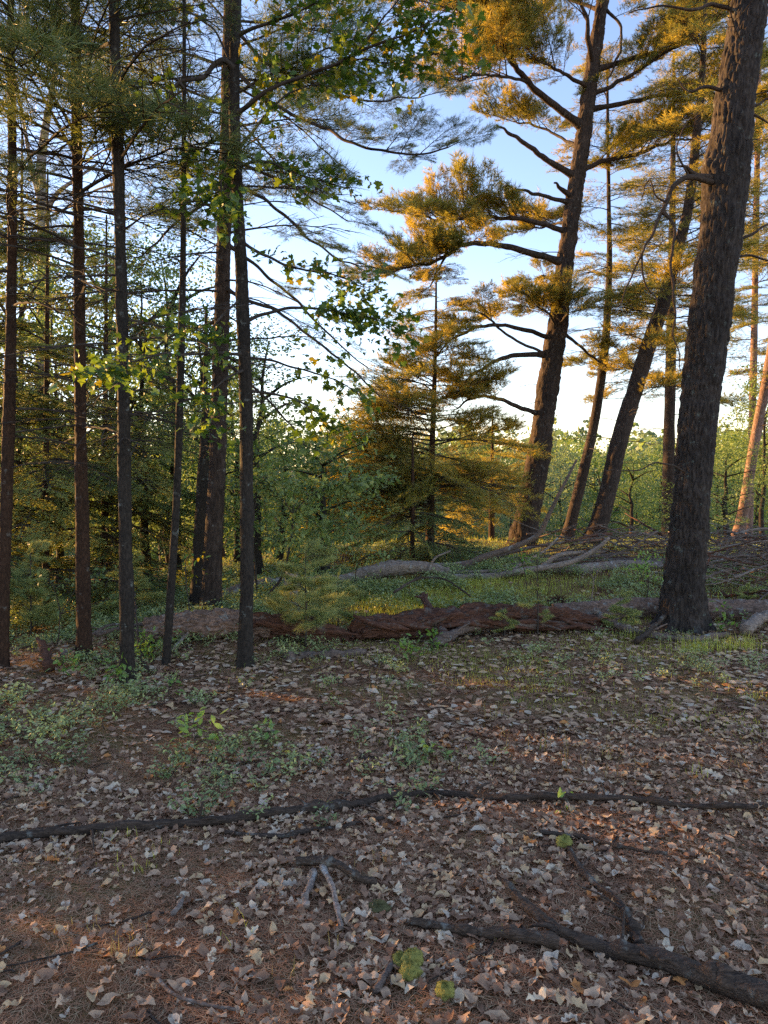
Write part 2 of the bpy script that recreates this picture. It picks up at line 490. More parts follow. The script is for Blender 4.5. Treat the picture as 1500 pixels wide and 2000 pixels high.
def px_path(rows, d, ground_first=True, sink=0.06):
    """rows (px, py, width_px[, extra depth]) -> points, radii; the first row stands on the ground"""
    P = []; r = []
    for i, row in enumerate(rows):
        dd = d + (row[3] if len(row) > 3 else 0)
        q = at(row[0], row[1], dd)
        P.append(q); r.append(0.5 * row[2] / F_PX * dd)
    if ground_first:
        z = T1(P[0][0], P[0][1])
        if P[0][2] > z + 0.02:           # continue down to the ground
            dirv = P[0] - P[1]; dirv = dirv / abs(dirv[2])
            q = P[0] + dirv * (P[0][2] - z)
            P.insert(0, q); r.insert(0, r[0] * 1.05)
        P[0] = np.array([P[0][0], P[0][1], T1(P[0][0], P[0][1])])
        dn = P[0] - P[1]; dn /= np.linalg.norm(dn)
        P[0] = P[0] + dn * sink
    return np.array(P), np.array(r)

# ------------------------------------------------------------------ boughs: twigs with needles or leaves
def unit(v):
    return v / (np.linalg.norm(v, axis=-1, keepdims=True) + 1e-12)

def needle_tris(B, D, Ln, w, rng):
    rv = rng.normal(size=B.shape); side = unit(np.cross(D, rv))
    V = np.stack([B - side * w * 0.5, B + side * w * 0.5, B + D * Ln[:, None]], 1).reshape(-1, 3)
    return V, np.arange(len(V)).reshape(-1, 3)

def axis_curve(L, rise, sag, rng, n=14, wob=0.03):
    t = np.linspace(0, 1, n)
    y = np.cumsum(rng.normal(0, wob, n)) * L * 0.35; y -= y[0]
    z = L * (rise * t - sag * t ** 2) + np.cumsum(rng.normal(0, wob * 0.6, n)) * L * 0.25
    z -= z[0]
    return np.stack([L * t, y * t, z], 1)

def frame_vec(d, up=np.array([0, 0, 1.0])):
    s = np.cross(up, d); s /= np.linalg.norm(s) + 1e-9
    return s, np.cross(d, s)

def make_bough(name, seed, L=1.0, style='pine', mats=None):
    rng = np.random.default_rng(seed)
    mb = MB()
    P0 = dict(
        pine=dict(rise=0.18, sag=0.12, nsec=17, t0=0.18, slen=0.50, ntert=8, ang=52, nd=20, nl=0.105, nw=0.0040, r=0.011, tl=0.16, cov=0.85, lift=0.25),
        clump=dict(rise=0.25, sag=0.05, nsec=18, t0=0.12, slen=0.55, ntert=7, ang=55, nd=18, nl=0.115, nw=0.0085, r=0.014, tl=0.17, cov=0.95, lift=0.55),
        loose=dict(rise=0.10, sag=0.22, nsec=15, t0=0.15, slen=0.60, ntert=6, ang=50, nd=15, nl=0.11, nw=0.0085, r=0.011, tl=0.20, cov=0.85, lift=0.2),
        dead=dict(rise=0.10, sag=0.18, nsec=9, t0=0.2, slen=0.40, ntert=4, ang=48, nd=0, nl=0, nw=0, r=0.010, tl=0.16, cov=0, lift=0.1),
        sparse=dict(rise=0.10, sag=0.18, nsec=13, t0=0.3, slen=0.46, ntert=7, ang=48, nd=20, nl=0.105, nw=0.0038, r=0.010, tl=0.15, cov=0.6, lift=0.15),
        hemlock=dict(rise=0.02, sag=0.20, nsec=26, t0=0.10, slen=0.46, ntert=9, ang=62, nd=30, nl=0.024, nw=0.008, r=0.010, tl=0.13, cov=1.0, lift=-0.10),
    )[style]
    ax = axis_curve(L, P0['rise'], P0['sag'], rng)
    rad = np.linspace(P0['r'], 0.0022, len(ax)) * max(L, 0.6)
    add_tube(mb, ax, rad, 5, 0)
    n = len(ax)
    NB, ND, NL = [], [], []
    def cover(A, Bp, frac, dens, flat=False):
        """needles along the segment A-B over its outer fraction"""
        k = max(3, int(dens))
        t = 1 - frac * rng.random(k)
        d = unit(Bp - A)
        base = A + (Bp - A) * t[:, None]
        if flat:
            s, u = frame_vec(d)
            sg = np.where(rng.random(k) < 0.5, -1.0, 1.0)[:, None]
            dr = unit(d * 0.55 + s * sg + u * rng.normal(0, 0.18, k)[:, None])
        else:
            rv = rng.normal(size=(k, 3)); rv = rv - (rv @ d)[:, None] * d; rv = unit(rv)
            sp = rng.uniform(0.35, 1.15, k)[:, None]
            dr = unit(d + rv * sp + np.array([0, 0, 0.12]))
        NB.append(base); ND.append(dr); NL.append(P0['nl'] * rng.uniform(0.75, 1.1, k))
    Td = unit(np.gradient(ax, axis=0))
    for i in range(P0['nsec']):
        t = P0['t0'] + (1 - P0['t0']) * (i + rng.random() * 0.7) / P0['nsec']
        u = t * (n - 1); j = min(int(u), n - 2); p = ax[j] * (1 - (u - j)) + ax[j + 1] * (u - j); d = Td[j]
        s, up = frame_vec(d)
        sg = 1 if i % 2 else -1
        a = R(P0['ang'] + rng.normal(0, 9))
        sl = L * P0['slen'] * (1.08 - 0.72 * t) * rng.uniform(0.7, 1.15)
        dd = unit(d * math.cos(a) + s * sg * math.sin(a) + up * (P0['lift'] * rng.uniform(-0.3, 1.0)))
        m = 6
        tt = np.linspace(0, 1, m)[:, None]
        bend = unit(d)[None] * 0.25 * tt ** 2 + np.array([0, 0, P0['lift'] * 0.35 - 0.12])[None] * tt ** 2
        sec = p + sl * (dd * tt + bend) + np.cumsum(rng.normal(0, 0.012 * sl, (m, 3)), 0) * (tt > 0)
        add_tube(mb, sec, np.linspace(0.0045, 0.0016, m) * max(L, 0.6), 3, 0, False)
        if P0['cov']:
            cover(sec[-2], sec[-1], 1.0, P0['nd'], style == 'hemlock')
        sd_ = unit(np.gradient(sec, axis=0))
        for q in range(P0['ntert']):
            tq = 0.2 + 0.8 * (q + rng.random()) / P0['ntert']
            uq = tq * (m - 1); jq = min(int(uq), m - 2)
            pp = sec[jq] * (1 - (uq - jq)) + sec[jq + 1] * (uq - jq)
            s2, u2 = frame_vec(sd_[jq])
            g = 1 if q % 2 else -1
            td = unit(sd_[jq] * 0.75 + s2 * g * rng.uniform(0.5, 0.9) + u2 * (P0['lift'] * rng.uniform(-0.4, 1.2)))
            tl = P0['tl'] * rng.uniform(0.6, 1.2) * (0.75 + 0.25 * L)
            e = pp + td * tl
            w = 0.0013 * max(L, 0.7)
            sv = unit(np.cross(td, rng.normal(size=3))) * w
            mb.add(np.stack([pp - sv, pp + sv, e]), [[0, 1, 2]], 0)
            if P0['cov'] and rng.random() < P0['cov']:
                cover(pp, e, 0.9, P0['nd'], style == 'hemlock')
    if P0['cov']:
        cover(ax[-2], ax[-1], 1.0, P0['nd'] * 2, style == 'hemlock')
        if style == 'hemlock':
            for j in range(3, n - 1):
                cover(ax[j], ax[j + 1], 1, P0['nd'] // 2, True)
    if NB:
        V, Fc = needle_tris(np.concatenate(NB), np.concatenate(ND), np.concatenate(NL), P0['nw'], rng)
        mb.add(V, Fc, 1)
    return mb.mesh(name, mats, False)

NEED = [M['twig'], M['needle']]
NEEDF = [M['twig'], M['needle_far']]
HEM = [M['twig'], M['hemlock']]
SOFT = [M['twig'], M['needle_soft']]
LIB = {}
LIB['pine'] = [make_bough('pine_bough', 10 + i, L, 'pine', NEED) for i, L in enumerate((0.9, 1.0, 1.2, 1.3, 1.5))]
LIB['sparse'] = [make_bough('sparse_bough', 30 + i, L, 'sparse', NEED) for i, L in enumerate((1.0, 1.2, 1.4))]
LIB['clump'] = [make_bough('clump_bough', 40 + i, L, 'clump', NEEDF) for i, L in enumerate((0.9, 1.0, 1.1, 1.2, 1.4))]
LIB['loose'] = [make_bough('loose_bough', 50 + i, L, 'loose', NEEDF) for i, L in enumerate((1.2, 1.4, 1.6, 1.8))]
LIB['dead'] = [make_bough('dead_branch', 60 + i, L, 'dead', [M['twig']]) for i, L in enumerate((1.0, 1.2, 1.4, 1.5))]
LIB['hemlock'] = [make_bough('hemlock_bough', 80 + i, L, 'hemlock', HEM) for i, L in enumerate((1.2, 1.4, 1.6))]
LIB['hemfar'] = [make_bough('hemlock_bough', 90 + i, L, 'hemlock', NEEDF) for i, L in enumerate((1.0, 1.3, 1.5))]
LIB['soft'] = [make_bough('soft_bough', 100 + i, L, 'pine', SOFT) for i, L in enumerate((0.5, 0.6))]
LEN = {k: [max(v.co.x for v in me.vertices) for me in ms] for k, ms in LIB.items()}

def leaf_shape(kind):
    """half outline of a leaf from stalk (0) to tip (1): x, half width"""
    return {
        'maple': [(0, .02), (.05, .16), (.0, .40), (.16, .36), (.22, .52), (.34, .60), (.40, .38), (.52, .20), (.62, .34), (.72, .30), (.78, .12), (1, 0)],
        'oak': [(0, .03), (.14, .06), (.20, .16), (.30, .20), (.34, .13), (.44, .15), (.52, .27), (.61, .28), (.64, .17), (.72, .17), (.80, .23), (.88, .18), (.90, .11), (1, .0)],
        'oval': [(0, .02), (.2, .17), (.45, .24), (.7, .19), (.9, .07), (1, 0)],
        'simple': [(0, .02), (.35, .22), (.6, .20), (1, 0)],
    }[kind]

def leaf_vq(kind, curl=0.0, fold=0.0, twist=0.0, warp=0.0, rng=None):
    """a leaf of length 1 along +x, verts and quads; spine in the middle"""
    o = np.array(leaf_shape(kind)); m = len(o)
    sx = np.linspace(0, 1, m)
    spine = np.stack([sx, 0 * sx, 0 * sx], 1)
    l = np.stack([o[:, 0], o[:, 1], 0 * sx], 1); r_ = np.stack([o[:, 0], -o[:, 1], 0 * sx], 1)
    V = np.concatenate([spine, l, r_])
    V[:, 2] += fold * np.abs(V[:, 1]) + curl * (V[:, 0] - 0.4) ** 2 + twist * V[:, 0] * V[:, 1]
    if warp and rng is not None:
        V[:, 2] += warp * vnoise(V * 4.0 + rng.random(3) * 90, 2)
    i = np.arange(m - 1)
    Q = np.concatenate([np.stack([i, i + 1, m + i + 1, m + i], 1), np.stack([i + 1, i, 2 * m + i, 2 * m + i + 1], 1)])
    return V, Q

def rot_from(xdir, updir):
    x = unit(np.asarray(xdir, float)); z = updir - x * (updir @ x); z = unit(z); y = np.cross(z, x)
    return np.stack([x, y, z], 1)

class Tree:
    """thing > trunk, crown > branch"""
    def __init__(s, name, label, rows, d, mat, cat='tree', group=None, seed=0, **kw):
        P, r = px_path(rows, d, kw.pop('ground', True))
        s.base = P[0].copy(); s.base[2] += 0.06
        s.rng = np.random.default_rng(seed + 500); s.seed = seed
        s.root = thing(name, s.base, label, cat, group)
        me, s.C, s.rr = trunk_mesh('trunk', P, r, mat, origin=s.base, seed=seed, **kw)
        s.trunk = link('trunk', me, s.root)
        s.crown = None
        s.mat = mat
    def _crown(s):
        if s.crown is None:
            s.crown = link('crown', None, s.root); s.crown.empty_display_size = 0.1
        return s.crown
    def at_h(s, z):
        """trunk centre and radius at height z (world)"""
        zz = s.C[:, 2]; i = int(np.argmin(np.abs(zz - z)))
        return s.C[i], s.rr[i]
    def bough(s, kind, p, az, el, length, roll=0.0, var=None, name='branch'):
        i = int(s.rng.integers(len(LIB[kind]))) if var is None else var
        o = link(name, LIB[kind][i], s._crown())
        sc = length / LEN[kind][i]
        o.location = Vector(p) - Vector(s.base)
        o.rotation_euler = (Matrix.Rotation(az, 3, 'Z') @ Matrix.Rotation(-el, 3, 'Y') @ Matrix.Rotation(roll, 3, 'X')).to_euler()
        o.scale = (sc, sc, sc)
        return o
    def whorls(s, kind, z0, z1, n, len0, len1, el=(0.0, 0.25), az=None, roll=0.3):
        for i in range(n):
            t = (i + s.rng.random()) / n
            z = z0 + (z1 - z0) * t
            c, r = s.at_h(z)
            a = s.rng.uniform(0, 2 * PI) if az is None else s.rng.uniform(R(az[0]), R(az[1]))
            L = (len0 + (len1 - len0) * t) * s.rng.uniform(0.65, 1.2)
            s.bough(kind, c + np.array([math.cos(a), math.sin(a), 0]) * r * 0.6, a, s.rng.uniform(*el), L, s.rng.normal(0, roll))
    def limb(s, rows, d, w0, w1, foliage=None, n=0, t0=0.4, flen=0.8, mat=None, tipk=True, spread=(35, 75), up=0.25, name='branch', snap=True, wob=0.0):
        """a bare limb along picture points (px, py, extra depth), with boughs along its outer part"""
        P = np.array([at(q[0], q[1], d + (q[2] if len(q) > 2 else 0)) for q in rows])
        if snap:
            i = int(np.argmin(np.linalg.norm(s.C - P[0], axis=1)))
            if np.linalg.norm(s.C[i] - P[0]) < 0.5 + s.rr[i]:
                P[0] = s.C[i] + unit(P[1] - s.C[i]) * s.rr[i] * 0.5
        m = 8 * len(P)
        C = spline(P, m)
        if wob:
            C = C + wob * np.stack([vnoise(C * 6, 1), vnoise(C * 6, 2), vnoise(C * 6, 3)], 1) * np.linspace(0, 1, m)[:, None] ** 0.5
        r = np.linspace(w0, w1, m) * 0.5 / F_PX * d
        r[:3] *= np.array([1.5, 1.25, 1.1])
        lum = 1 + 0.10 * vnoise(C * 14, 6)
        mb = MB(); add_tube(mb, C, r * lum, 7, 0)
        o = link(name, mb.mesh('limb', [mat or s.mat], True, s.base), s._crown())
        Td = unit(np.gradient(C, axis=0))
        for i in range(n):
            t = t0 + (1 - t0) * (i + s.rng.random()) / n
            j = min(int(t * (m - 1)), m - 1)
            a0 = math.atan2(Td[j][1], Td[j][0]); el0 = math.asin(max(-1, min(1, Td[j][2])))
            sg = 1 if i % 2 else -1
            a = a0 + sg * R(s.rng.uniform(*spread))
            s.bough(foliage, C[j], a, el0 * 0.6 + s.rng.uniform(-0.1, up * 2), flen * s.rng.uniform(0.7, 1.25), s.rng.normal(0, 0.3))
        if foliage and tipk and n:
            s.bough(foliage, C[-1], math.atan2(Td[-1][1], Td[-1][0]), math.asin(max(-1, min(1, Td[-1][2]))) * 0.7 + 0.08, flen * 1.1, s.rng.normal(0, 0.2))
        return C

# ------------------------------------------------------------------ slim trunks standing on the left
t1 = Tree('pine_tree', 'reddish brown pine trunk at the left edge of the picture, lit by low sun', [(4, 1312, 23.4), (12, 1000, 22.0), (20, 700, 19.9), (24, 400, 17.2), (22, 100, 13.8), (18, -200, 10.3), (12, -600, 4.8)], 5.95, M['bark_red'], seed=1, k=30, step=0.03, lump=0.09, furrow=0.006, cell=(0.022, 0.06), flare=0.8, flare_h=0.14)
t1.whorls('pine', 3.4, 7.6, 30, 1.7, 1.1, (-0.15, 0.3))
t1.whorls('dead', 1.6, 3.8, 10, 1.0, 1.3, (-0.3, 0.15))
t2 = Tree('pine_tree', 'slim reddish pine trunk, second upright trunk from the left edge', [(165, 1286, 27.5), (160, 1000, 24.9), (157, 800, 22.4), (154, 500, 20.6), (150, 250, 18.9), (147, 0, 16.3), (143, -300, 11.2), (140, -650, 5.2)], 6.25, M['bark_red'], seed=2, k=30, step=0.03, lump=0.09, furrow=0.006, cell=(0.022, 0.06), flare=0.8, flare_h=0.14)
t2.whorls('pine', 3.6, 7.8, 34, 1.9, 1.1, (-0.1, 0.3))
t2.whorls('dead', 1.7, 5.0, 38, 1.1, 1.6, (-0.25, 0.2))
t3 = Tree('pine_tree', 'straight dark grey trunk, third from the left edge, nearest of the slim trunks', [(250, 1325, 28.4), (244, 1000, 24.9), (240, 700, 23.2), (233, 400, 21.5), (226, 150, 19.8), (221, -60, 17.2), (215, -350, 12.0), (210, -650, 5.2)], 5.6, M['bark_thin'], seed=3, k=30, step=0.03, lump=0.09, furrow=0.006, cell=(0.022, 0.06), flare=0.8, flare_h=0.14)
t3.whorls('pine', 4.6, 7.6, 17, 1.7, 1.1, (-0.05, 0.35))
t3.whorls('dead', 1.9, 4.8, 32, 0.9, 1.5, (-0.25, 0.2))
t4 = Tree('sapling', 'thin pole sapling with lichen flecks leaning in front of the log end', [(324, 1304, 17), (336, 1120, 16), (346, 950, 15), (352, 750, 15), (357, 550, 12), (359, 300, 9), (360, 50, 7), (360, -200, 4)], 6.0, M['bark_thin'], seed=4, k=12, step=0.05, lump=0.05, flare=0.2)
t4.whorls('dead', 2.0, 5.6, 14, 0.6, 0.9, (0.0, 0.5))
t5 = Tree('pine_tree', 'grey pine trunk rising from behind the bark covered log end', [(411, 1207, 37.8), (420, 1000, 33.5), (428, 800, 31.0), (434, 600, 28.4), (440, 350, 25.8), (446, 100, 22.4), (450, -150, 17.2), (455, -500, 8.6)], 8.15, M['bark_pine'], seed=5, k=40, step=0.03, lump=0.07, furrow=0.009, cell=(0.03, 0.1))
t5.whorls('dead', 1.8, 6.0, 40, 1.1, 1.8, (-0.35, 0.1))
t5.whorls('pine', 4.8, 9.8, 44, 2.3, 1.4, (-0.2, 0.2))
BR = M['twig']
for rows, n, L, k in [
    ([(446, 120), (500, 175, -0.2), (554, 216, -0.4), (635, 249, -0.7), (693, 279, -0.9), (767, 300, -1.0), (822, 300, -1.0), (880, 283, -1.0)], 15, 0.55, 'pine'),
    ([(446, 40), (500, 105, 0), (547, 136, 0), (650, 180, 0), (740, 197, 0), (820, 190, 0)], 11, 0.6, 'pine'),
    ([(442, 330), (484, 370, -0.2), (528, 396, -0.3), (576, 436, -0.4), (620, 477, -0.5), (660, 505, -0.5), (700, 520, -.5)], 11, 0.6, 'sparse'),
    ([(440, 300), (490, 330, 0.3), (560, 360, 0.5), (620, 395, 0.7), (680, 430, 0.7)], 9, 0.6, 'sparse'),
    ([(436, 560), (484, 586, -0.2), (528, 601, -0.3), (565, 627, -0.3), (620, 667, -0.4), (657, 696, -0.4), (712, 744, -0.4), (741, 777, -0.4)], 9, 0.45, 'dead'),
    ([(438, 470), (500, 520, 0.2), (580, 590, 0.4), (650, 660, 0.6), (720, 720, 0.8)], 10, 0.5, 'sparse'),
    ([(439, 420), (400, 400, 0), (350, 430, 0.1), (300, 480, 0.2), (260, 500, 0.2)], 7, 0.5, 'sparse'),
    ([(433, 620), (390, 640, 0.1), (330, 660, 0.2), (270, 720, 0.3)], 6, 0.45, 'dead'),
    ([(432, 700), (480, 740, 0.2), (540, 800, 0.3), (600, 870, 0.4)], 7, 0.4, 'dead'),
]:
    t5.limb(rows, 8.15, 8, 2.5, k, n, 0.3, L, BR, True, wob=0.03)
t7 = Tree('dead_snag', 'broken dark dead trunk close behind the pine on its left side', [(384, 1205, 26), (390, 1060, 24), (396, 930, 24), (398, 870, 16), (400, 800, 12), (402, 700, 9), (403, 600, 5)], 9.2, M['bark_thin'], cat='dead tree', seed=7, k=14, lump=0.12)
t7.whorls('dead', 1.0, 3.4, 14, 0.7, 0.9, (-0.3, 0.5))
stump_P, stump_r = px_path([(571, 1206, 36), (570, 1175, 28), (568, 1145, 26), (571, 1112, 23)], 8.35)
o = link('tree_stump', trunk_mesh('tree_stump', stump_P, stump_r, M['bark_pale'], k=18, step=0.02, furrow=0.006, lump=0.12, seed=8, origin=stump_P[0])[0], None, stump_P[0])
tag(o, 'short weathered stump standing behind the log among soft seedlings', 'stump')

# ------------------------------------------------------------------ the maple, its leaves green, some coloured yellow as if sunlit
t6 = Tree('maple_tree', 'dark slender maple trunk with green lobed leaves, in front of the log', [(478, 1302, 29.2), (482, 1150, 26.7), (482, 950, 25.8), (479, 750, 24.9), (474, 600, 23.2), (467, 450, 22.4), (461, 320, 21.5), (457, 200, 21.5), (459, 80, 19.8), (463, -20, 18.1), (462, -250, 12.9), (458, -500, 6.9)], 6.0, M['bark_thin'], seed=6, k=32, step=0.025, lump=0.10, furrow=0.005, cell=(0.02, 0.06), flare=0.8, flare_h=0.14)
rngM = np.random.default_rng(77)
leafP, leafX, leafU, leafS, leafC = [], [], [], [], []
def maple_limb(rows, w0, dens, t0=0.25, spread=0.34, nl=9, ypro=0.2, snap=True, d=6.0):
    dens = int(dens * 2.1); nl = max(4, int(nl * 0.72)); spread *= 1.2
    C = t6.limb(rows, d, w0, 1.6, mat=BR, snap=snap, wob=0.03)
    m = len(C); Td = unit(np.gradient(C, axis=0))
    tw = MB()
    for i in range(dens):
        t = t0 + (1 - t0) * (i + rngM.random()) / dens
        j = min(int(t * (m - 1)), m - 1)
        dr = unit(Td[j] * 0.8 + rngM.normal(0, 0.75, 3) * np.array([1, 1, 0.55]))
        L = spread * rngM.uniform(0.5, 1.3)
        tt = np.linspace(0, 1, 5)[:, None]
        q = C[j] + dr * L * tt + np.array([0, 0, -0.12 * L]) * tt ** 2
        add_tube(tw, q, np.linspace(0.003, 0.0012, 5), 3, 0, False)
        yellow = rngM.random() < ypro
        for _ in range(nl):
            s = rngM.uniform(0.35, 1.05)
            p = C[j] + dr * L * s + rngM.normal(0, 0.05, 3)
            x = unit(dr * 0.5 + rngM.normal(0, 0.7, 3) + np.array([0, 0, -0.35]))
            u = unit(np.array([0, 0, 1.0]) + rngM.normal(0, 0.55, 3))
            leafP.append(p); leafX.append(x); leafU.append(u); leafS.append(rngM.uniform(0.043, 0.085)); leafC.append(1 if (yellow and rngM.random() < 0.7) else 0)
    if tw.n:
        link('twig', tw.mesh('twig', [BR], True, t6.base), t6.crown)
maple_limb([(460, 70), (520, 45, -0.1), (590, 20, -0.2), (660, -20, -0.3)], 8, 12)
maple_limb([(458, 225), (500, 195, -0.1), (560, 160, -0.2), (640, 130, -0.3), (720, 90, -0.4), (800, 60, -0.5), (870, 20, -0.5)], 10, 26, 0.3, 0.36, 10)
maple_limb([(640, 130, -0.3), (700, 120, -0.2), (770, 120, -0.1), (830, 110, 0), (885, 120, 0)], 4, 17, 0.15, 0.3, 9, snap=False)
maple_limb([(690, 110, -0.35), (730, 60, -0.5), (770, 10, -0.6), (800, -30, -0.6)], 4, 12, 0.2, 0.3, 9, snap=False)
maple_limb([(462, 300), (500, 250, 0.1), (540, 200, 0.2), (600, 170, 0.3), (660, 165, 0.3)], 7, 14, 0.2)
maple_limb([(463, 330), (510, 315, -0.1), (560, 330, -0.2), (620, 350, -0.2), (690, 365, -0.2)], 6, 13, 0.25, 0.22, 7, 0.2)
maple_limb([(468, 470), (520, 500, 0), (590, 525, 0), (660, 540, 0), (720, 555, 0)], 7, 16, 0.3, 0.28, 8, 0.3)
maple_limb([(476, 630), (520, 612, 0.1), (590, 600, 0.1), (650, 605, 0.1), (710, 620, 0.1), (770, 640, 0.1)], 8, 22, 0.45, 0.28, 10, 0.12)
maple_limb([(478, 700), (540, 705, 0.2), (600, 725, 0.2), (660, 745, 0.2), (700, 765, 0.2)], 6, 13, 0.4, 0.2, 6, 0.05)
maple_limb([(480, 765), (540, 770, 0), (590, 785, 0), (630, 815, 0), (650, 850, 0)], 6, 13, 0.4, 0.22, 8, 0.05)
maple_limb([(456, 135), (436, 118, -0.1), (418, 126, -0.15), (395, 150, -0.2), (350, 163, -0.3), (325, 205, -0.3), (295, 225, -0.3), (245, 238, -0.3)], 13, 12, 0.5, 0.24, 7, 0.05)
maple_limb([(352, 163, -0.3), (366, 190, -0.3), (370, 250, -0.3), (364, 330, -0.3)], 5, 7, 0.3, 0.2, 6, 0.05, snap=False)
maple_limb([(470, 430), (430, 400, -0.2), (400, 390, -0.4), (360, 400, -0.5)], 5, 9, 0.3, 0.22, 7, 0.05)
maple_limb([(474, 580), (430, 620, -0.2), (400, 650, -0.4), (370, 640, -0.6)], 5, 10, 0.4, 0.22, 7, 0.1)
maple_limb([(479, 720), (440, 740, -0.3), (400, 780, -0.6), (420, 830, -0.8)], 5, 10, 0.5, 0.2, 8, 0.02)
maple_limb([(478, 690), (400, 690, -0.4), (320, 690, -0.8), (240, 710, -1.2), (170, 730, -1.5)], 6, 16, 0.5, 0.2, 7, 0.15)
maple_limb([(460, 260), (440, 300, -0.3), (430, 360, -0.5), (440, 430, -0.6)], 4, 12, 0.4, 0.22, 7, 0.05)
maple_limb([(458, 150), (420, 60, 0.2), (350, 20, 0.3), (310, 10, 0.3)], 5, 9, 0.5, 0.25, 7, 0.2)
leafP = np.array(leafP); leafX = np.array(leafX); leafU = np.array(leafU); leafS = np.array(leafS); leafC = np.array(leafC)
mvar = [leaf_vq('maple', c, f, t) for c, f, t in ((-0.25, 0.12, 0.1), (-0.5, 0.2, -0.2), (0.15, -0.1, 0.3), (-0.7, 0.3, 0.1))]
mvar = [(V * np.array([1, 0.95, 1]), Q) for V, Q in mvar]
px, py, dep = project(leafP)
score = leafS / dep * ((px > 0) & (px < 1500) & (py > 0) & (py < 2000))
order = np.argsort(-score)
ml = [[mesh_np('maple_leaf', V, [Q], [M[c]], None, True) for V, Q in mvar] for c in ('maple', 'maple_sun_yellow')]
for i in order[:290]:
    o = link('leaf', ml[leafC[i]][int(i) % 4], t6.crown, Vector(leafP[i] - t6.base))
    o.rotation_euler = Matrix(rot_from(leafX[i], leafU[i]).tolist()).to_euler(); o.scale = (leafS[i],) * 3
mb = MB()
for i in order[290:]:
    V, Q = mvar[int(i) % 4]
    mb.add((V * leafS[i]) @ rot_from(leafX[i], leafU[i]).T + leafP[i], Q, int(leafC[i]))
o = link('leaves', mb.mesh('leaves', [M['maple'], M['maple_sun_yellow']], True, t6.base), t6.crown); o['kind'] = 'stuff'

# ------------------------------------------------------------------ big trunk on the right
r1 = Tree('oak_tree', 'massive dark furrowed trunk leaning right, nearest tree on the right side', [(1332, 1232, 87.4), (1336, 1150, 77.9), (1343, 1060, 70.3), (1350, 980, 67.5), (1360, 860, 69.3), (1370, 760, 70.3), (1383, 650, 71.2), (1402, 500, 74.1), (1419, 350, 75.0), (1434, 210, 68.4), (1452, 90, 65.5), (1466, 0, 64.6), (1492, -160, 58.9), (1530, -420, 47.5)], 7.5, M['bark_big'], seed=21, k=124, step=0.019, furrow=0.024, cell=(0.036, 0.19), lump=0.05, flare=0.62, flare_h=0.16, lobes=6, knots=[(4.85, 3.3, 0.05, 0.10), (5.0, 3.0, 0.03, 0.2), (1.5, 4.0, 0.02, 0.08), (3.4, 5.0, 0.012, 0.1)])
for rows, w in [
    ([(1385, 352), (1352, 338, -0.2), (1335, 326, -0.25), (1316, 322, -0.3)], 14),
    ([(1384, 358), (1345, 345, -0.25), (1320, 358, -0.3), (1303, 390, -0.3), (1293, 420, -0.3), (1275, 452, -0.3), (1252, 495, -0.3), (1232, 550, -0.3), (1200, 597, -0.3)], 12),
    ([(1296, 415, -0.3), (1314, 445, -0.35), (1313, 520, -0.4), (1316, 600, -0.4), (1318, 660, -0.4), (1330, 725, -0.4)], 7),
    ([(1252, 495, -0.3), (1262, 560, -0.3), (1280, 590, -0.3), (1268, 640, -0.35)], 4),
    ([(1345, 345, -0.25), (1322, 300, -0.3), (1330, 260, -0.3), (1342, 235, -0.3)], 4),
    ([(1300, 395, -0.3), (1280, 380, -0.3), (1270, 350, -0.2), (1255, 390, -0.2)], 4),
    ([(1398, 175, 0), (1370, 170, -0.1), (1345, 178, -0.1), (1325, 160, -0.1)], 8),
    ([(1430, 25), (1390, 10, -0.1), (1350, 20, -0.2), (1290, 12, -0.2), (1230, 30, -.2)], 9),
    ([(1442, 485), (1470, 455, 0.1), (1510, 430, 0.2), (1560, 400, 0.3)], 7),
    ([(1440, 502), (1470, 502, 0.1), (1500, 508, 0.1), (1545, 520, 0.1)], 6),
    ([(1460, 215), (1480, 205, 0), (1500, 190, 0), (1540, 170, 0)], 8),
    ([(1480, 210, 0), (1490, 235, 0), (1510, 245, 0)], 6),
    ([(1395, 700), (1360, 690, -.2), (1345, 670, -.3), (1330, 640, -.35)], 3),
    ([(1345, 930), (1300, 905, -.4), (1250, 912, -.5), (1180, 918, -.6)], 4),
]:
    r1.limb(rows, 7.5, w, 1.8, mat=M['dead_dark'], snap=rows[0][0] > 1380 or rows[0][1] == 930, wob=0.04)
r1.whorls('dead', 2.4, 6.2, 9, 0.7, 0.9, (-0.5, 0.2))

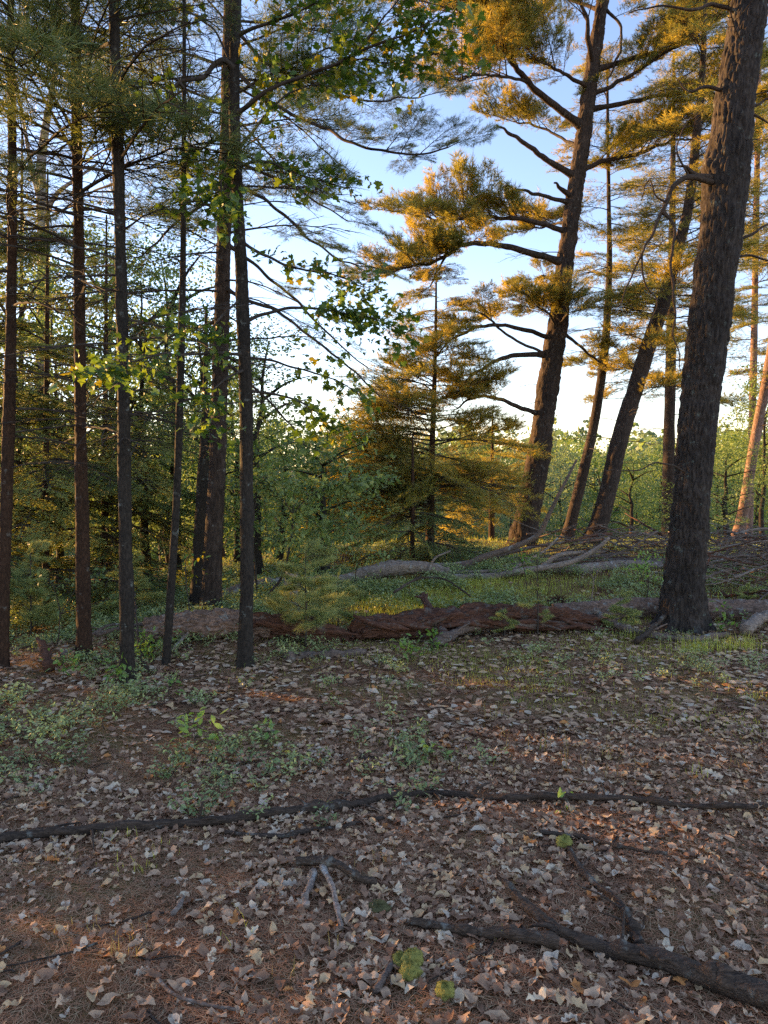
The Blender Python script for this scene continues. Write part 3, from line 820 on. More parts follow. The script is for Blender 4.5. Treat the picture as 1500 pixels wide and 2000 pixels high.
# ------------------------------------------------------------------ pines behind on the right
p2 = Tree('pine_tree', 'tall thick pine leaning right with broken limbs and golden needle clumps', [(1020, 1080, 53.4), (1030, 1010, 47.8), (1050, 905, 44.2), (1064, 800, 42.3), (1082, 680, 40.5), (1094, 600, 35.0), (1106, 500, 31.3), (1121, 390, 30.4), (1136, 290, 29.4), (1147, 200, 26.7), (1160, 110, 24.8), (1177, 0, 22.1), (1205, -170, 15.6), (1235, -380, 8.3)], 15.0, M['bark_pine'], seed=22, k=44, step=0.05, furrow=0.03, cell=(0.07, 0.3), lump=0.05, flare=0.25, flare_h=0.3)
for rows, w, k, n, t0, L in [
    ([(1125, 248), (1075, 200, -0.3), (1030, 160, -0.6), (995, 115, -0.9), (970, 75, -1.1), (935, 40, -1.3), (880, 20, -1.5)], 15, 'clump', 16, 0.42, 0.95),
    ([(1030, 160, -0.6), (985, 150, -0.9), (940, 145, -1.2), (900, 160, -1.4)], 6, 'clump', 9, 0.2, 0.85),
    ([(1000, 120, -0.9), (1010, 90, -0.6), (1040, 60, -0.3)], 5, 'clump', 5, 0.2, 0.7),
    ([(1110, 345), (1050, 300, -0.3), (1000, 262, -0.5), (967, 243, -0.6)], 13, None, 0, 0, 0),
    ([(1095, 393), (1040, 377, -0.4), (992, 362, -0.7)], 9, None, 0, 0, 0),
    ([(1112, 385), (1095, 367, -0.3), (1082, 355, -0.5)], 12, None, 0, 0, 0),
    ([(1098, 455), (1060, 437, -0.2), (1005, 427, -0.4), (940, 425, -0.5), (870, 430, -0.6), (820, 425, -0.7)], 11, 'clump', 17, 0.35, 0.85),
    ([(1085, 512), (1025, 490, -0.2), (950, 475, -0.4), (910, 477, -0.5), (870, 500, -0.6), (820, 517, -0.7), (770, 530, -0.7)], 14, 'clump', 15, 0.45, 0.75),
    ([(870, 500, -0.6), (855, 530, -0.6), (840, 560, -0.6)], 5, 'clump', 4, 0.3, 0.55),
    ([(1090, 560), (1060, 540, 0.3), (1040, 560, 0.5), (1030, 590, 0.6)], 7, 'clump', 6, 0.3, 0.75),
    ([(1078, 663), (1030, 645, -0.3), (950, 635, -0.6), (900, 655, -0.8), (855, 690, -0.9)], 10, 'clump', 6, 0.5, 0.55),
    ([(1065, 695), (1000, 660, -0.2), (960, 625, -0.4), (935, 610, -0.5)], 6, 'clump', 4, 0.5, 0.5),
    ([(1070, 690), (1000, 695, -0.3), (960, 710, -0.5), (915, 740, -0.7), (868, 762, -0.8)], 11, 'clump', 6, 0.55, 0.55),
    ([(1058, 812), (1000, 790, -0.3), (965, 775, -0.5), (920, 780, -0.6), (890, 800, -0.6)], 10, 'clump', 8, 0.4, 0.6),
    ([(1030, 958), (950, 947, -0.5), (875, 950, -0.9), (820, 965, -1.1)], 8, 'clump', 7, 0.35, 0.6),
    ([(1150, 215), (1250, 195, 0.2), (1325, 182, 0.4), (1375, 178, 0.5), (1420, 170, .5)], 10, 'clump', 9, 0.4, 0.8),
    ([(1140, 335), (1185, 312, 0.2), (1250, 300, 0.4), (1300, 280, 0.5), (1390, 265, 0.6)], 11, 'clump', 16, 0.15, 0.8),
    ([(1165, 140), (1250, 110, 0.3), (1325, 90, 0.4), (1370, 52, 0.5)], 11, 'clump', 9, 0.5, 0.8),
    ([(1160, 190), (1210, 160, 0.0), (1280, 115, -0.1), (1330, 85, -0.2)], 10, 'clump', 9, 0.35, 0.8),
    ([(1165, 130), (1150, 90, -0.3), (1145, 40, -0.5), (1130, 0, -0.6), (1110, -60, -.6)], 12, 'clump', 9, 0.45, 0.8),
    ([(1150, 170), (1110, 150, -0.4), (1080, 130, -0.8), (1050, 120, -1.0)], 8, 'clump', 7, 0.3, 0.8),
    ([(1180, 10), (1215, 60, 0), (1200, 130, 0.1), (1190, 150, .1)], 6, 'clump', 4, 0.1, 0.5),
    ([(1090, 640), (1110, 610, -0.6), (1105, 590, -0.9)], 6, 'clump', 8, 0.1, 0.55),
    ([(1090, 640), (1070, 610, -0.6), (1050, 600, -0.9)], 5, 'clump', 6, 0.2, 0.55),
    ([(1090, 640), (1150, 690, 0.2), (1190, 720, 0.3)], 7, 'clump', 5, 0.3, 0.6),
    ([(1130, 290), (1080, 260, 0.6), (1030, 240, 0.9), (1000, 240, 1.0)], 6, 'clump', 7, 0.3, 0.7),
    ([(1110, 430), (1075, 440, 0.6), (1040, 450, 0.9)], 6, 'clump', 7, 0.2, 0.75),
    ([(1175, 20), (1120, 0, 0.5), (1050, -20, 0.8), (990, -10, 1.0)], 8, 'clump', 9, 0.4, 0.9),
    ([(1185, -40), (1260, -20, 0.5), (1330, -10, 0.8), (1400, 10, 1.0)], 8, 'clump', 10, 0.3, 0.9),
]:
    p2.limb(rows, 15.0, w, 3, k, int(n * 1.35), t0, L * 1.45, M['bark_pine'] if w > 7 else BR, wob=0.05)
p2.whorls('dead', 2.4, 6.5, 10, 0.8, 1.2, (-0.4, 0.2))

p3 = Tree('pine_tree', 'thin curved pine stem just right of the thickest background pine', [(1105, 1082, 26), (1118, 1010, 23), (1143, 905, 20), (1160, 830, 18), (1174, 740, 17), (1184, 650, 15), (1190, 520, 11), (1189, 400, 8), (1187, 250, 6), (1186, 120, 4)], 16.2, M['bark_pine'], seed=23, k=18, step=0.08, lump=0.06)
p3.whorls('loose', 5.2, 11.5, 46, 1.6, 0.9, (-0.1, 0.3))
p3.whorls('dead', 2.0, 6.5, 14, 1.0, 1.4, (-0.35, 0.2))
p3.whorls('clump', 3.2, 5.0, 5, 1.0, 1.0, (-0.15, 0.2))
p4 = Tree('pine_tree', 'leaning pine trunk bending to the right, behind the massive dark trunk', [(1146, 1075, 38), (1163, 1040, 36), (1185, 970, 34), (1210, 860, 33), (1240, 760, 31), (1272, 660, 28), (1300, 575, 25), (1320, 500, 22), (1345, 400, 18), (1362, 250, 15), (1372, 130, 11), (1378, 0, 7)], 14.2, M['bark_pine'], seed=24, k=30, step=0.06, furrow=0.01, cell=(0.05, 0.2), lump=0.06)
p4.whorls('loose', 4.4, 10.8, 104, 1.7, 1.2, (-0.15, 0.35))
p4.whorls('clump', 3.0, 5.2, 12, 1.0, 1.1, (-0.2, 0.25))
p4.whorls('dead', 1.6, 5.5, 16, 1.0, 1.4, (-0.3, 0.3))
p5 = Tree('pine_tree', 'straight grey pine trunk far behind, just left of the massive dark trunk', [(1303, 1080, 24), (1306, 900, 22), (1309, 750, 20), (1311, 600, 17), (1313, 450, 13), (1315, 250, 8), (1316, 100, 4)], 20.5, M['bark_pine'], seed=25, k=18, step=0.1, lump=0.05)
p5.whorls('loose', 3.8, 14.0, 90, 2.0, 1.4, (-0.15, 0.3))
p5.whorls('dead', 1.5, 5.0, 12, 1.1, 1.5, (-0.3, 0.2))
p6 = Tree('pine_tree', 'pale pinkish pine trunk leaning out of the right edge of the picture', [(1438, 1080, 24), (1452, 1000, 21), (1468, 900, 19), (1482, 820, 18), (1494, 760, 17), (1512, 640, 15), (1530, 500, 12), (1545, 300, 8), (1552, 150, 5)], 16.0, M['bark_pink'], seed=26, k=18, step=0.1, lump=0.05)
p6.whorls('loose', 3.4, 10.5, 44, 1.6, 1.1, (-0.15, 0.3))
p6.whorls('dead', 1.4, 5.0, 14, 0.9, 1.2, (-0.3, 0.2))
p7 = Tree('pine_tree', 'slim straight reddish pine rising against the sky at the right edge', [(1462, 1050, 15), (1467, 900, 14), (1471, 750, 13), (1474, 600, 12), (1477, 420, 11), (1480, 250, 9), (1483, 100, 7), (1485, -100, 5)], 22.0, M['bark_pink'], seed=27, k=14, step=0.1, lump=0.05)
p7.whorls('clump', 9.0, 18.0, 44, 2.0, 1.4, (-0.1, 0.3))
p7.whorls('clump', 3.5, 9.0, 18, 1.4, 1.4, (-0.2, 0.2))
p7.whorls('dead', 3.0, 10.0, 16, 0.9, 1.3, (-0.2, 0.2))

# ------------------------------------------------------------------ the golden young pine in the middle
c1 = Tree('young_pine', 'young pine with golden sunlit boughs in the middle of the picture', [(839, 1080, 17), (841, 1000, 15), (844, 880, 12), (848, 760, 9), (851, 640, 6), (852, 540, 3), (853, 470, 2)], 14.0, M['bark_red'], seed=31, k=14, step=0.08, lump=0.05)
for z, az_, L, e in [(0.95, 175, 2.5, -0.05), (1.05, 205, 2.3, 0.0), (1.2, 160, 2.2, 0.05), (1.15, 250, 1.6, -0.1), (1.3, 190, 2.6, 0.0), (1.5, 215, 2.2, 0.1), (1.55, 350, 2.2, -0.05), (1.45, 300, 1.8, 0.0), (1.7, 170, 2.4, 0.1), (1.8, 20, 2.2, 0.0),
                    (1.9, 230, 1.9, 0.1), (2.1, 185, 2.0, 0.15), (2.2, 330, 2.1, 0.05), (2.3, 140, 1.9, 0.1), (2.45, 200, 2.2, 0.1), (2.6, 280, 1.5, 0.1), (2.6, 10, 1.9, 0.1), (2.8, 175, 1.7, 0.2), (2.95, 225, 1.6, 0.15), (3.1, 340, 1.7, 0.15), (3.2, 190, 1.9, 0.2), (3.3, 60, 1.5, 0.1),
                    (3.5, 160, 1.4, 0.2), (3.6, 250, 1.2, 0.2), (3.7, 5, 1.5, 0.2), (3.9, 195, 1.4, 0.25), (4.0, 300, 1.2, 0.2), (4.2, 170, 1.1, 0.3), (4.3, 20, 1.2, 0.25), (4.5, 210, 1.0, 0.3), (4.7, 350, 1.0, 0.3), (1.0, 30, 2.0, -0.1), (1.1, 195, 2.7, 0.05), (1.6, 180, 2.6, 0.1), (1.8, 200, 2.4, 0.1), (2.0, 165, 2.3, 0.15), (2.4, 190, 2.2, 0.15), (2.7, 205, 2.0, 0.2), (3.0, 180, 1.9, 0.2), (3.4, 200, 1.6, 0.25), (2.0, 90, 1.6, 0.0), (3.0, 110, 1.4, 0.1), (1.4, 120, 1.9, 0.0)]:
    for _ in range(3):
        cc, rr_ = c1.at_h(z + c1.rng.normal(0, 0.08)); c1.bough('clump' if (_ == 2 and c1.rng.random() < 0.4) else 'loose', cc, R(az_ + c1.rng.normal(0, 22)), e + c1.rng.normal(0, 0.06), L * c1.rng.uniform(0.55, 1.2), c1.rng.normal(0, 0.4))
c1.whorls('hemfar', 4.4, 6.5, 20, 1.0, 0.45, (-0.05, 0.35))
c1.whorls('dead', 0.4, 1.4, 10, 1.3, 1.3, (-0.2, 0.1))
c2 = Tree('hemlock_tree', 'low dark hemlock spreading behind the grey log', [(805, 1095, 10), (806, 1000, 8), (806, 920, 6), (806, 850, 3)], 12.8, M['bark_red'], seed=32, k=10, step=0.1)
c2.whorls('hemlock', 0.15, 1.0, 16, 1.6, 1.4, (-0.25, 0.05))
c3 = Tree('young_pine', 'young green pine beside the thick leaning pine, behind the fallen branch', [(960, 1085, 12), (960, 1000, 11), (961, 920, 8), (962, 850, 5), (962, 800, 3)], 17.5, M['bark_red'], seed=33, k=10, step=0.1)
c3.whorls('loose', 0.6, 2.6, 22, 1.7, 1.2, (-0.2, 0.2))

# ------------------------------------------------------------------ dark hemlocks and a pale hardwood behind, on the left
for i, (x, d, top, n, lab) in enumerate([
    (90, 10.2, 330, 56, 'dark hemlock with drooping boughs between the two leftmost trunks'),
    (-60, 9.2, 300, 50, 'dark hemlock at the left edge, its boughs reaching into the picture'),
    (205, 11.5, 420, 50, 'dark hemlock between the second and third upright trunks'),
    (40, 14.5, 250, 46, 'tall hemlock behind the others near the setting sun'),
    (-330, 9.5, 300, 40, 'unseen hemlock added for shade just outside the left edge'),  # out of view, added to keep low sun off the ground
]):
    h = Tree('hemlock_tree', lab, [(x, 1235 - i * 4, 15), (x, 900, 12), (x + 2, (900 + top) / 2, 8), (x + 3, top, 3)], d, M['bark_red'], seed=41 + i, k=10, step=0.12, group='dark hemlocks on the left')
    zt = h.C[-1][2]; zb = h.base[2]
    h.whorls('hemlock', zb + 0.35, zb + (zt - zb) * 0.55, int(n * 0.62), 2.2, 1.8, (-0.25, 0.12), roll=0.2)
    h.whorls('hemlock', zb + (zt - zb) * 0.55, zt - 0.15, int(n * 0.42), 1.7, 0.6, (-0.1, 0.3), roll=0.2)
hw = Tree('hardwood_tree', 'pale grey forked hardwood trunk far behind the two leftmost trunks', [(72, 1210, 36), (74, 1000, 32), (78, 850, 29), (84, 700, 26), (86, 560, 24), (84, 440, 22), (80, 330, 18), (92, 230, 13), (110, 120, 8), (118, 0, 5)], 18.0, M['bark_pale'], seed=51, k=16, step=0.1)
hw.limb([(84, 440), (100, 395, -0.2), (120, 370, -0.3), (148, 350, -0.4), (190, 320, -.4)], 18, 12, 4, mat=M['bark_pale'])
hw.limb([(82, 400), (62, 330, 0), (50, 260, 0), (30, 150, 0)], 18, 12, 4, mat=M['bark_pale'])

# ------------------------------------------------------------------ broadleaf trees in the valley
def leaf_quads(P, size, rng, up=0.4, asp=0.62):
    n = len(P)
    N = unit(rng.normal(size=(n, 3)) + np.array([0, 0, up]))
    X = unit(np.cross(N, rng.normal(size=(n, 3)))); Y = np.cross(N, X)
    s = (size * rng.uniform(0.6, 1.25, n))[:, None]
    V = np.stack([P - X * s * 0.5, P - Y * s * 0.5 * asp + X * s * 0.06, P + X * s * 0.5, P + Y * s * 0.5 * asp + X * s * 0.06], 1).reshape(-1, 3)
    return V, np.arange(4 * n).reshape(-1, 4)

def crown_points(rng, n, H, Wd, z0, lobes=16):
    """clumps of leaves filling an uneven crown from z0 to H"""
    pts = []
    cs = []
    for i in range(lobes):
        t = (i + 0.5) / lobes
        z = z0 + (H - z0) * (0.1 + 0.85 * t)
        prof = math.sin(PI * min(0.97, 0.18 + 0.8 * t)) ** 0.7
        a = i * 2.4 + rng.normal(0, 0.4); rr = Wd * prof * rng.uniform(0.25, 0.85)
        cs.append((rr * math.cos(a), rr * math.sin(a), z, Wd * rng.uniform(0.28, 0.5)))
    for (x, y, z, q) in cs:
        m = n // lobes
        d = unit(rng.normal(size=(m, 3))); rad = q * rng.uniform(0.45, 1.0, m) ** 0.6
        sub = unit(rng.normal(size=(14, 3)))           # twig tips gather the leaves
        k = rng.integers(0, 14, m)
        d = unit(d * 0.75 + sub[k] * 0.9)
        pts.append(np.array([x, y, z]) + d * rad[:, None] * np.array([1, 1, 0.72]))
    return np.concatenate(pts)

def tree_meshes(seed, H, Wd, n, leaf, mat, z0f=0.25):
    rng = np.random.default_rng(seed)
    P = crown_points(rng, n, H, Wd, H * z0f)
    V, Q = leaf_quads(P, leaf, rng)
    cr = mesh_np('crown', V, [Q], [mat], None, False)
    mb = MB()
    tz = np.linspace(-0.5, H * 0.88, 14)
    tr = np.stack([np.cumsum(rng.normal(0, 0.05, 14)), np.cumsum(rng.normal(0, 0.05, 14)), tz], 1); tr[:, :2] -= tr[1, :2]
    add_tube(mb, tr, np.linspace(0.016 * H, 0.015, 14), 8)
    for i in range(9):
        j = int(rng.integers(4, 12)); a = rng.uniform(0, 2 * PI)
        e = tr[j] + np.array([math.cos(a), math.sin(a), rng.uniform(0.3, 0.9)]) * Wd * 0.7
        add_tube(mb, spline([tr[j], (tr[j] + e) / 2 + np.array([0, 0, 0.15]), e], 7), np.linspace(0.05, 0.012, 7), 5)
    return cr, mb.mesh('trunk', [M['bark_thin']])

BROAD = [tree_meshes(200 + i, 10.0, w, 6500, 0.135, M[m]) for i, (w, m) in enumerate([(2.9, 'broadleaf'), (2.5, 'broadleaf_pale'), (3.2, 'broadleaf_teal'), (2.7, 'broadleaf')])]
rngV = np.random.default_rng(5)
def broad_tree(x, y, H, var, label, group, z=None):
    z = T1(x, y) if z is None else z
    o = thing('broadleaf_tree', (x, y, z), label, 'tree', group)
    s = H / 10.0
    o.rotation_euler = (0, 0, rngV.uniform(0, 6.28)); o.scale = (s * rngV.uniform(0.9, 1.2), s * rngV.uniform(0.9, 1.2), s)
    link('trunk', BROAD[var][1], o); link('crown', BROAD[var][0], o)
    return o
G1 = 'broadleaf trees down in the valley'
GAPS = [(130, 'behind the two leftmost trunks'), (215, 'behind the second trunk from the left'), (300, 'behind the nearest slim trunk'), (360, 'behind the pole sapling'), (445, 'behind the grey pine'), (500, 'behind the maple trunk'), (545, 'just right of the maple trunk'), (590, 'above the crooked sapling'), (625, 'above the soft seedling'), (665, 'midway between maple and golden pine'),
        (740, 'just left of the golden pine'), (800, 'behind the left of the golden pine'), (850, 'behind the stem of the golden pine'), (900, 'behind the right of the golden pine'), (940, 'left of the thick leaning pine'), (1010, 'behind the foot of the thick leaning pine'), (1070, 'right of the thick leaning pine'), (1120, 'behind the thin curved stem'), (1165, 'between the two leaning pines'),
        (1220, 'behind the right leaning pine'), (1270, 'left of the straight far pine'), (1330, 'behind the straight far pine'), (1380, 'behind the massive trunk'), (1430, 'just right of the massive trunk'), (1470, 'behind the leaning pink trunk'), (1520, 'at the right edge'), (9999, 'just beyond the right edge')]
for i, (px, d, top, var) in enumerate([
    (430, 24, 880, 0), (520, 26, 860, 1), (600, 23, 905, 0), (690, 25, 880, 2), (760, 30, 850, 1), (880, 27, 880, 2), (960, 31, 850, 0),
    (1000, 24, 930, 2), (1090, 29, 870, 2), (1180, 27, 880, 0), (1240, 25, 930, 1), (1290, 32, 850, 1), (1400, 27, 850, 0), (1480, 25, 800, 3), (1560, 28, 780, 0),
    (560, 34, 850, 2), (640, 36, 845, 1), (720, 38, 850, 0), (820, 40, 855, 2), (920, 40, 850, 1), (1050, 38, 850, 2), (1150, 41, 845, 0), (1350, 38, 860, 2), (1450, 40, 840, 1),
    (480, 40, 845, 0), (400, 38, 840, 2), (320, 30, 850, 1), (250, 34, 850, 0), (180, 38, 850, 2), (340, 44, 820, 0), (90, 40, 840, 1)]):
    b = at(px, 1000, d); top_z = at(px, top, d)[2]; gz = T1(b[0], b[1])
    gap = next(nm for lim, nm in GAPS if px < lim)
    lab = '%s %s broadleaf tree in the valley %s' % ('nearer' if d < 29 else 'distant' if d >= 38 else 'middling', ('mid green', 'pale green', 'bluish green', 'deep green')[var], gap)
    broad_tree(b[0], b[1], max(4.0, top_z - gz), var, lab, G1)
for px, d, top, var, lab in [(318, 30, 600, 1, 'yellow green hardwood glowing in the sun behind the thin pole sapling'), (378, 33, 650, 3, 'sunlit hardwood crown showing between the sapling and the grey pine'),
                             (-40, 15, 420, 0, 'hardwood crown against the sky at the left edge, behind the hemlocks'), (1490, 17, 700, 3, 'leafy hardwood at the right edge behind the leaning pink trunk')]:
    b = at(px, 1000, d); broad_tree(b[0], b[1], at(px, top, d)[2] - T1(b[0], b[1]), var, lab, None)
AIRY = [tree_meshes(260 + i, 8.0, 1.75, 4600, 0.085, M[m], 0.12) for i, m in enumerate(('broadleaf_pale', 'broadleaf', 'broadleaf_pale'))]
for i, (px, d, top, lab) in enumerate([(288, 12.5, 470, 'airy young hardwood with yellow green leaves right of the nearest slim trunk'), (345, 13.2, 420, 'airy young hardwood showing behind the thin pole sapling'), (205, 14, 400, 'airy young hardwood between the second and third trunks'),
                                       (112, 12.5, 520, 'airy young hardwood between the two leftmost trunks'), (405, 12.5, 560, 'airy young hardwood close left of the grey pine'), (250, 13.0, 450, 'airy young hardwood behind the nearest slim trunk'), (165, 13.8, 430, 'airy young hardwood behind the second trunk from the left'), (505, 11.8, 600, 'tall airy hardwood just right of the maple trunk'), (225, 16.5, 760, 'low bushy hardwood deep between the second and third trunks'), (330, 17.0, 800, 'low bushy hardwood deep behind the pole sapling'), (100, 16.5, 780, 'low bushy hardwood deep between the two leftmost trunks'), (435, 18.0, 820, 'low bushy hardwood deep behind the grey pine'), (30, 12.0, 430, 'airy young hardwood behind the leftmost trunk'), (462, 14.0, 660, 'airy young hardwood between the grey pine and the maple trunk'),
                                       (545, 13.5, 800, 'low airy hardwood right of the maple trunk'), (640, 11.2, 830, 'low airy hardwood left of the golden pine'), (1240, 19, 880, 'airy young hardwood between the leaning pine and the massive trunk'), (1420, 15, 860, 'airy young hardwood just right of the massive trunk')]):
    b = at(px, 1000, d); z = T1(b[0], b[1]); H = at(px, top, d)[2] - z
    o = thing('young_hardwood', (b[0], b[1], z), lab, 'tree', 'young hardwoods between the trunks'); s = H / 8.0
    o.rotation_euler = (0, 0, rngV.uniform(0, 6.28)); sw = max(0.75, min(1.1, s)) * rngV.uniform(0.85, 1.1); o.scale = (sw, sw, s)
    link('trunk', AIRY[i % 3][1], o); link('crown', AIRY[i % 3][0], o)
for q in range(8):  # unseen thicket, added only to keep the foreground in shade
    broad_tree(-11.6 + 0.6 * (q % 2), -0.4 + 1.35 * q, 3.9 + 0.3 * (q % 3), (q + 1) % 4, 'bushy young tree in the unseen thicket added to shade the foreground', 'thicket outside the left edge')
    broad_tree(-9.2 + 0.5 * (q % 2), -1.0 + 1.35 * q, 3.4 + 0.3 * (q % 3), q % 4, 'bushy young tree in the unseen thicket added to shade the foreground', 'thicket outside the left edge')
for x, y, H, lab in [(-11.5, 4.2, 4.0, 'nearest broadleaf tree added for shade outside the left edge'), (-13, 7.5, 5.0, 'broadleaf tree added for shade outside the left edge, beyond the nearest one'), (-11, 1.5, 4.0, 'broadleaf tree added for shade beside the photographer, out of view'), (-16, 11, 5.5, 'tallest broadleaf tree added for shade outside the left edge'), (-11.5, 10, 4.6, 'broadleaf tree added for shade outside the left edge, level with the hemlocks'), (-9.6, 10.4, 4.2, 'bushy broadleaf tree added for shade between the others outside the left edge')]:
    broad_tree(x, y, H, int(abs(x)) % 4, lab, 'unseen broadleaf trees added for shade')  # never in view, added to block the low sun from the left
# the far wood: one mass
rngF = np.random.default_rng(8)
mb = MB()
for i in range(420):
    y = 46 + 150 * rngF.random() ** 1.5; x = rngF.uniform(-0.95, 0.95) * y * 0.9
    H = rngF.uniform(7.5, 14.5) if y < 75 else rngF.uniform(8, 17)
    P = crown_points(rngF, 420, H, rngF.uniform(2.6, 4.0), 0.8, 9) + np.array([x, y, T1(x, y)])
    V, Q = leaf_quads(P, 0.42 + y * 0.0035, rngF)
    mb.add(V, Q, int(rngF.integers(3)))
o = link('far_forest', mb.mesh('far_forest', [M['broadleaf'], M['broadleaf_teal'], M['broadleaf_teal']], False))
tag(o, 'far wooded slope seen as one green mass between the trunks', 'forest', None, 'stuff')

# ------------------------------------------------------------------ saplings and shrubs of the understorey
def leafy(name, label, cat, stems, leafmat, nleaf, lsize, spread, seed, shape='oval', group=None, stem_mat=None, tw=10, ypro=0):
    """stems: 3-D polylines with radius; leaves on side twigs"""
    rng = np.random.default_rng(seed)
    base = stems[0][0][0]
    root = thing(name, base, label, cat, group)
    lm = MB(); vars_ = [leaf_vq(shape, c, f) for c, f in ((-0.3, 0.15), (-0.6, 0.1), (0.1, 0.25))]
    tws = MB()
    for P, r0, r1, lf in stems:
        C = spline(P, 8 * len(P)); C = C + 0.012 * np.stack([vnoise(C * 7, 1), vnoise(C * 7, 2), vnoise(C * 7, 3)], 1)
        mb = MB(); add_tube(mb, C, np.linspace(r0, r1, len(C)), 7)
        link('stem', mb.mesh('stem', [stem_mat or M['twig']], True, base), root)
        Td = unit(np.gradient(C, axis=0)); m = len(C)
        k = max(1, int(tw * lf)) if lf else 0
        for i in range(k):
            t = 0.3 + 0.7 * (i + rng.random()) / k; j = min(int(t * (m - 1)), m - 1)
            a = rng.uniform(0, 2 * PI)
            dr = unit(Td[j] * 0.4 + np.array([math.cos(a), math.sin(a), rng.normal(0.0, 0.22)]))
            L = spread * rng.uniform(0.45, 1.2)
            tt = np.linspace(0, 1, 5)[:, None]
            q = C[j] + dr * L * tt + np.array([0, 0, -0.15 * L]) * tt ** 2
            add_tube(tws, q, np.linspace(0.0035, 0.001, 5), 3, 0, False)
            for _ in range(nleaf):
                s = rng.uniform(0.15, 1.05)
                p = q[0] + dr * L * s + np.array([0, 0, -0.15 * L]) * s * s + rng.normal(0, 0.03, 3)
                x = unit(dr * 0.6 + rng.normal(0, 0.6, 3) + np.array([0, 0, -0.2])); u = unit(np.array([0, 0, 1.0]) + rng.normal(0, 0.4, 3))
                V, Q = vars_[int(rng.integers(3))]
                lm.add((V * lsize * rng.uniform(0.6, 1.2)) @ rot_from(x, u).T + p, Q, 1 if rng.random() < ypro else 0)
    if tws.n:
        link('twig', tws.mesh('twig', [stem_mat or M['twig']], True, base), root)
    if lm.n:
        link('leaves', lm.mesh('leaves', [leafmat, M['maple_sun_yellow']], True, base), root)
    return root

def stemrow(rows, d, ground=True):
    P = np.array([at(q[0], q[1], d + (q[2] if len(q) > 2 else 0)) for q in rows])
    if ground:
        P[0][2] = T1(P[0][0], P[0][1]) - 0.02
    return P
leafy('sapling', 'crooked forked sapling with light green leaves behind the log', 'sapling', [
    (stemrow([(505, 1206), (528, 1157), (550, 1127), (561, 1094), (570, 1040), (571, 1003), (575, 950)], 8.6), 0.02, 0.006, 1.2),
    (stemrow([(550, 1127), (576, 1090), (620, 1060, 0.2), (660, 1030, 0.4), (700, 1010, 0.5)], 8.6, False), 0.010, 0.003, 1.5),
    (stemrow([(571, 1003), (540, 960, -0.2), (510, 930, -0.3)], 8.6, False), 0.008, 0.003, 1.2),
    (stemrow([(571, 1003), (620, 960, 0.2), (680, 940, 0.3), (720, 935, 0.4)], 8.6, False), 0.008, 0.003, 1.6)],
    M['broadleaf_pale'], 14, 0.085, 0.55, 301, tw=26)
leafy('sapling', 'straight leafy sapling close to the maple trunk, behind the log', 'sapling', [
    (stemrow([(502, 1200), (500, 1120), (495, 1050), (500, 950), (505, 860), (500, 780)], 9.4), 0.018, 0.004, 2.4)], M['broadleaf'], 14, 0.085, 0.8, 302, tw=28)
leafy('sapling', 'leafy sapling in the gap left of the golden pine', 'sapling', [
    (stemrow([(640, 1150), (645, 1050), (640, 950), (630, 870)], 11.5), 0.018, 0.004, 2.4)], M['broadleaf_pale'], 16, 0.10, 1.0, 303, tw=30)
leafy('sapling', 'sapling with pale leaves arching over the far end of the log', 'sapling', [
    (stemrow([(690, 1140), (700, 1100), (730, 1080, -0.2), (770, 1075, -0.3)], 9.8), 0.010, 0.003, 1.2)], M['broadleaf_pale'], 8, 0.06, 0.3, 304, tw=12)
leafy('sapling', 'slender understorey sapling with yellowish leaves by the grey pine trunk', 'sapling', [
    (stemrow([(372, 1215), (366, 1150), (362, 1100), (372, 1080, -0.1)], 7.4), 0.007, 0.003, 0.8)], M['seedling'], 6, 0.06, 0.22, 305, tw=9, ypro=0.6)
leafy('shrub', 'light green leafy shrub in front of the second trunk from the left', 'shrub', [
    (stemrow([(110, 1260), (118, 1200), (105, 1150), (95, 1130)], 7.0), 0.007, 0.002, 1.2),
    (stemrow([(118, 1200), (150, 1150), (170, 1130), (185, 1120)], 6.9, False), 0.005, 0.002, 1.2),
    (stemrow([(118, 1200), (180, 1180), (215, 1165)], 6.9, False), 0.005, 0.002, 1.0)], M['broadleaf_pale'], 8, 0.055, 0.26, 306, tw=10)
leafy('shrub', 'green leafy shrub between the pole sapling and the nearest slim trunk', 'shrub', [
    (stemrow([(300, 1300), (297, 1265), (300, 1240)], 6.15), 0.005, 0.002, 1.2), (stemrow([(300, 1295), (285, 1270), (275, 1255)], 6.15, False), 0.004, 0.002, 1.0)], M['seedling'], 7, 0.05, 0.16, 307, tw=9)
leafy('shrub', 'small leafy shrub standing left of the massive dark trunk', 'shrub', [
    (stemrow([(1262, 1180), (1266, 1140), (1262, 1100), (1268, 1080)], 8.7), 0.008, 0.002, 1.6), (stemrow([(1266, 1150), (1250, 1120), (1245, 1105)], 8.7, False), 0.005, 0.002, 1.0)], M['seedling'], 6, 0.055, 0.2, 308, tw=9)
leafy('shrub', 'pale green sprig rising above the fallen grey limb', 'shrub', [
    (stemrow([(1030, 1150), (1025, 1115), (1015, 1092), (1005, 1090)], 9.2), 0.005, 0.002, 1.6)], M['seedling'], 6, 0.055, 0.16, 309, tw=8)
leafy('sapling', 'bare dead sapling stem behind the log, forked near its top', 'sapling', [
    (stemrow([(1152, 1190), (1158, 1140), (1165, 1125), (1175, 1095)], 8.3), 0.008, 0.003, 0), (stemrow([(1160, 1130), (1155, 1120), (1150, 1118)], 8.3, False), 0.008, 0.003, 0)], M['seedling'], 1, 0.05, 0.2, 310, stem_mat=M['wood_grey'])
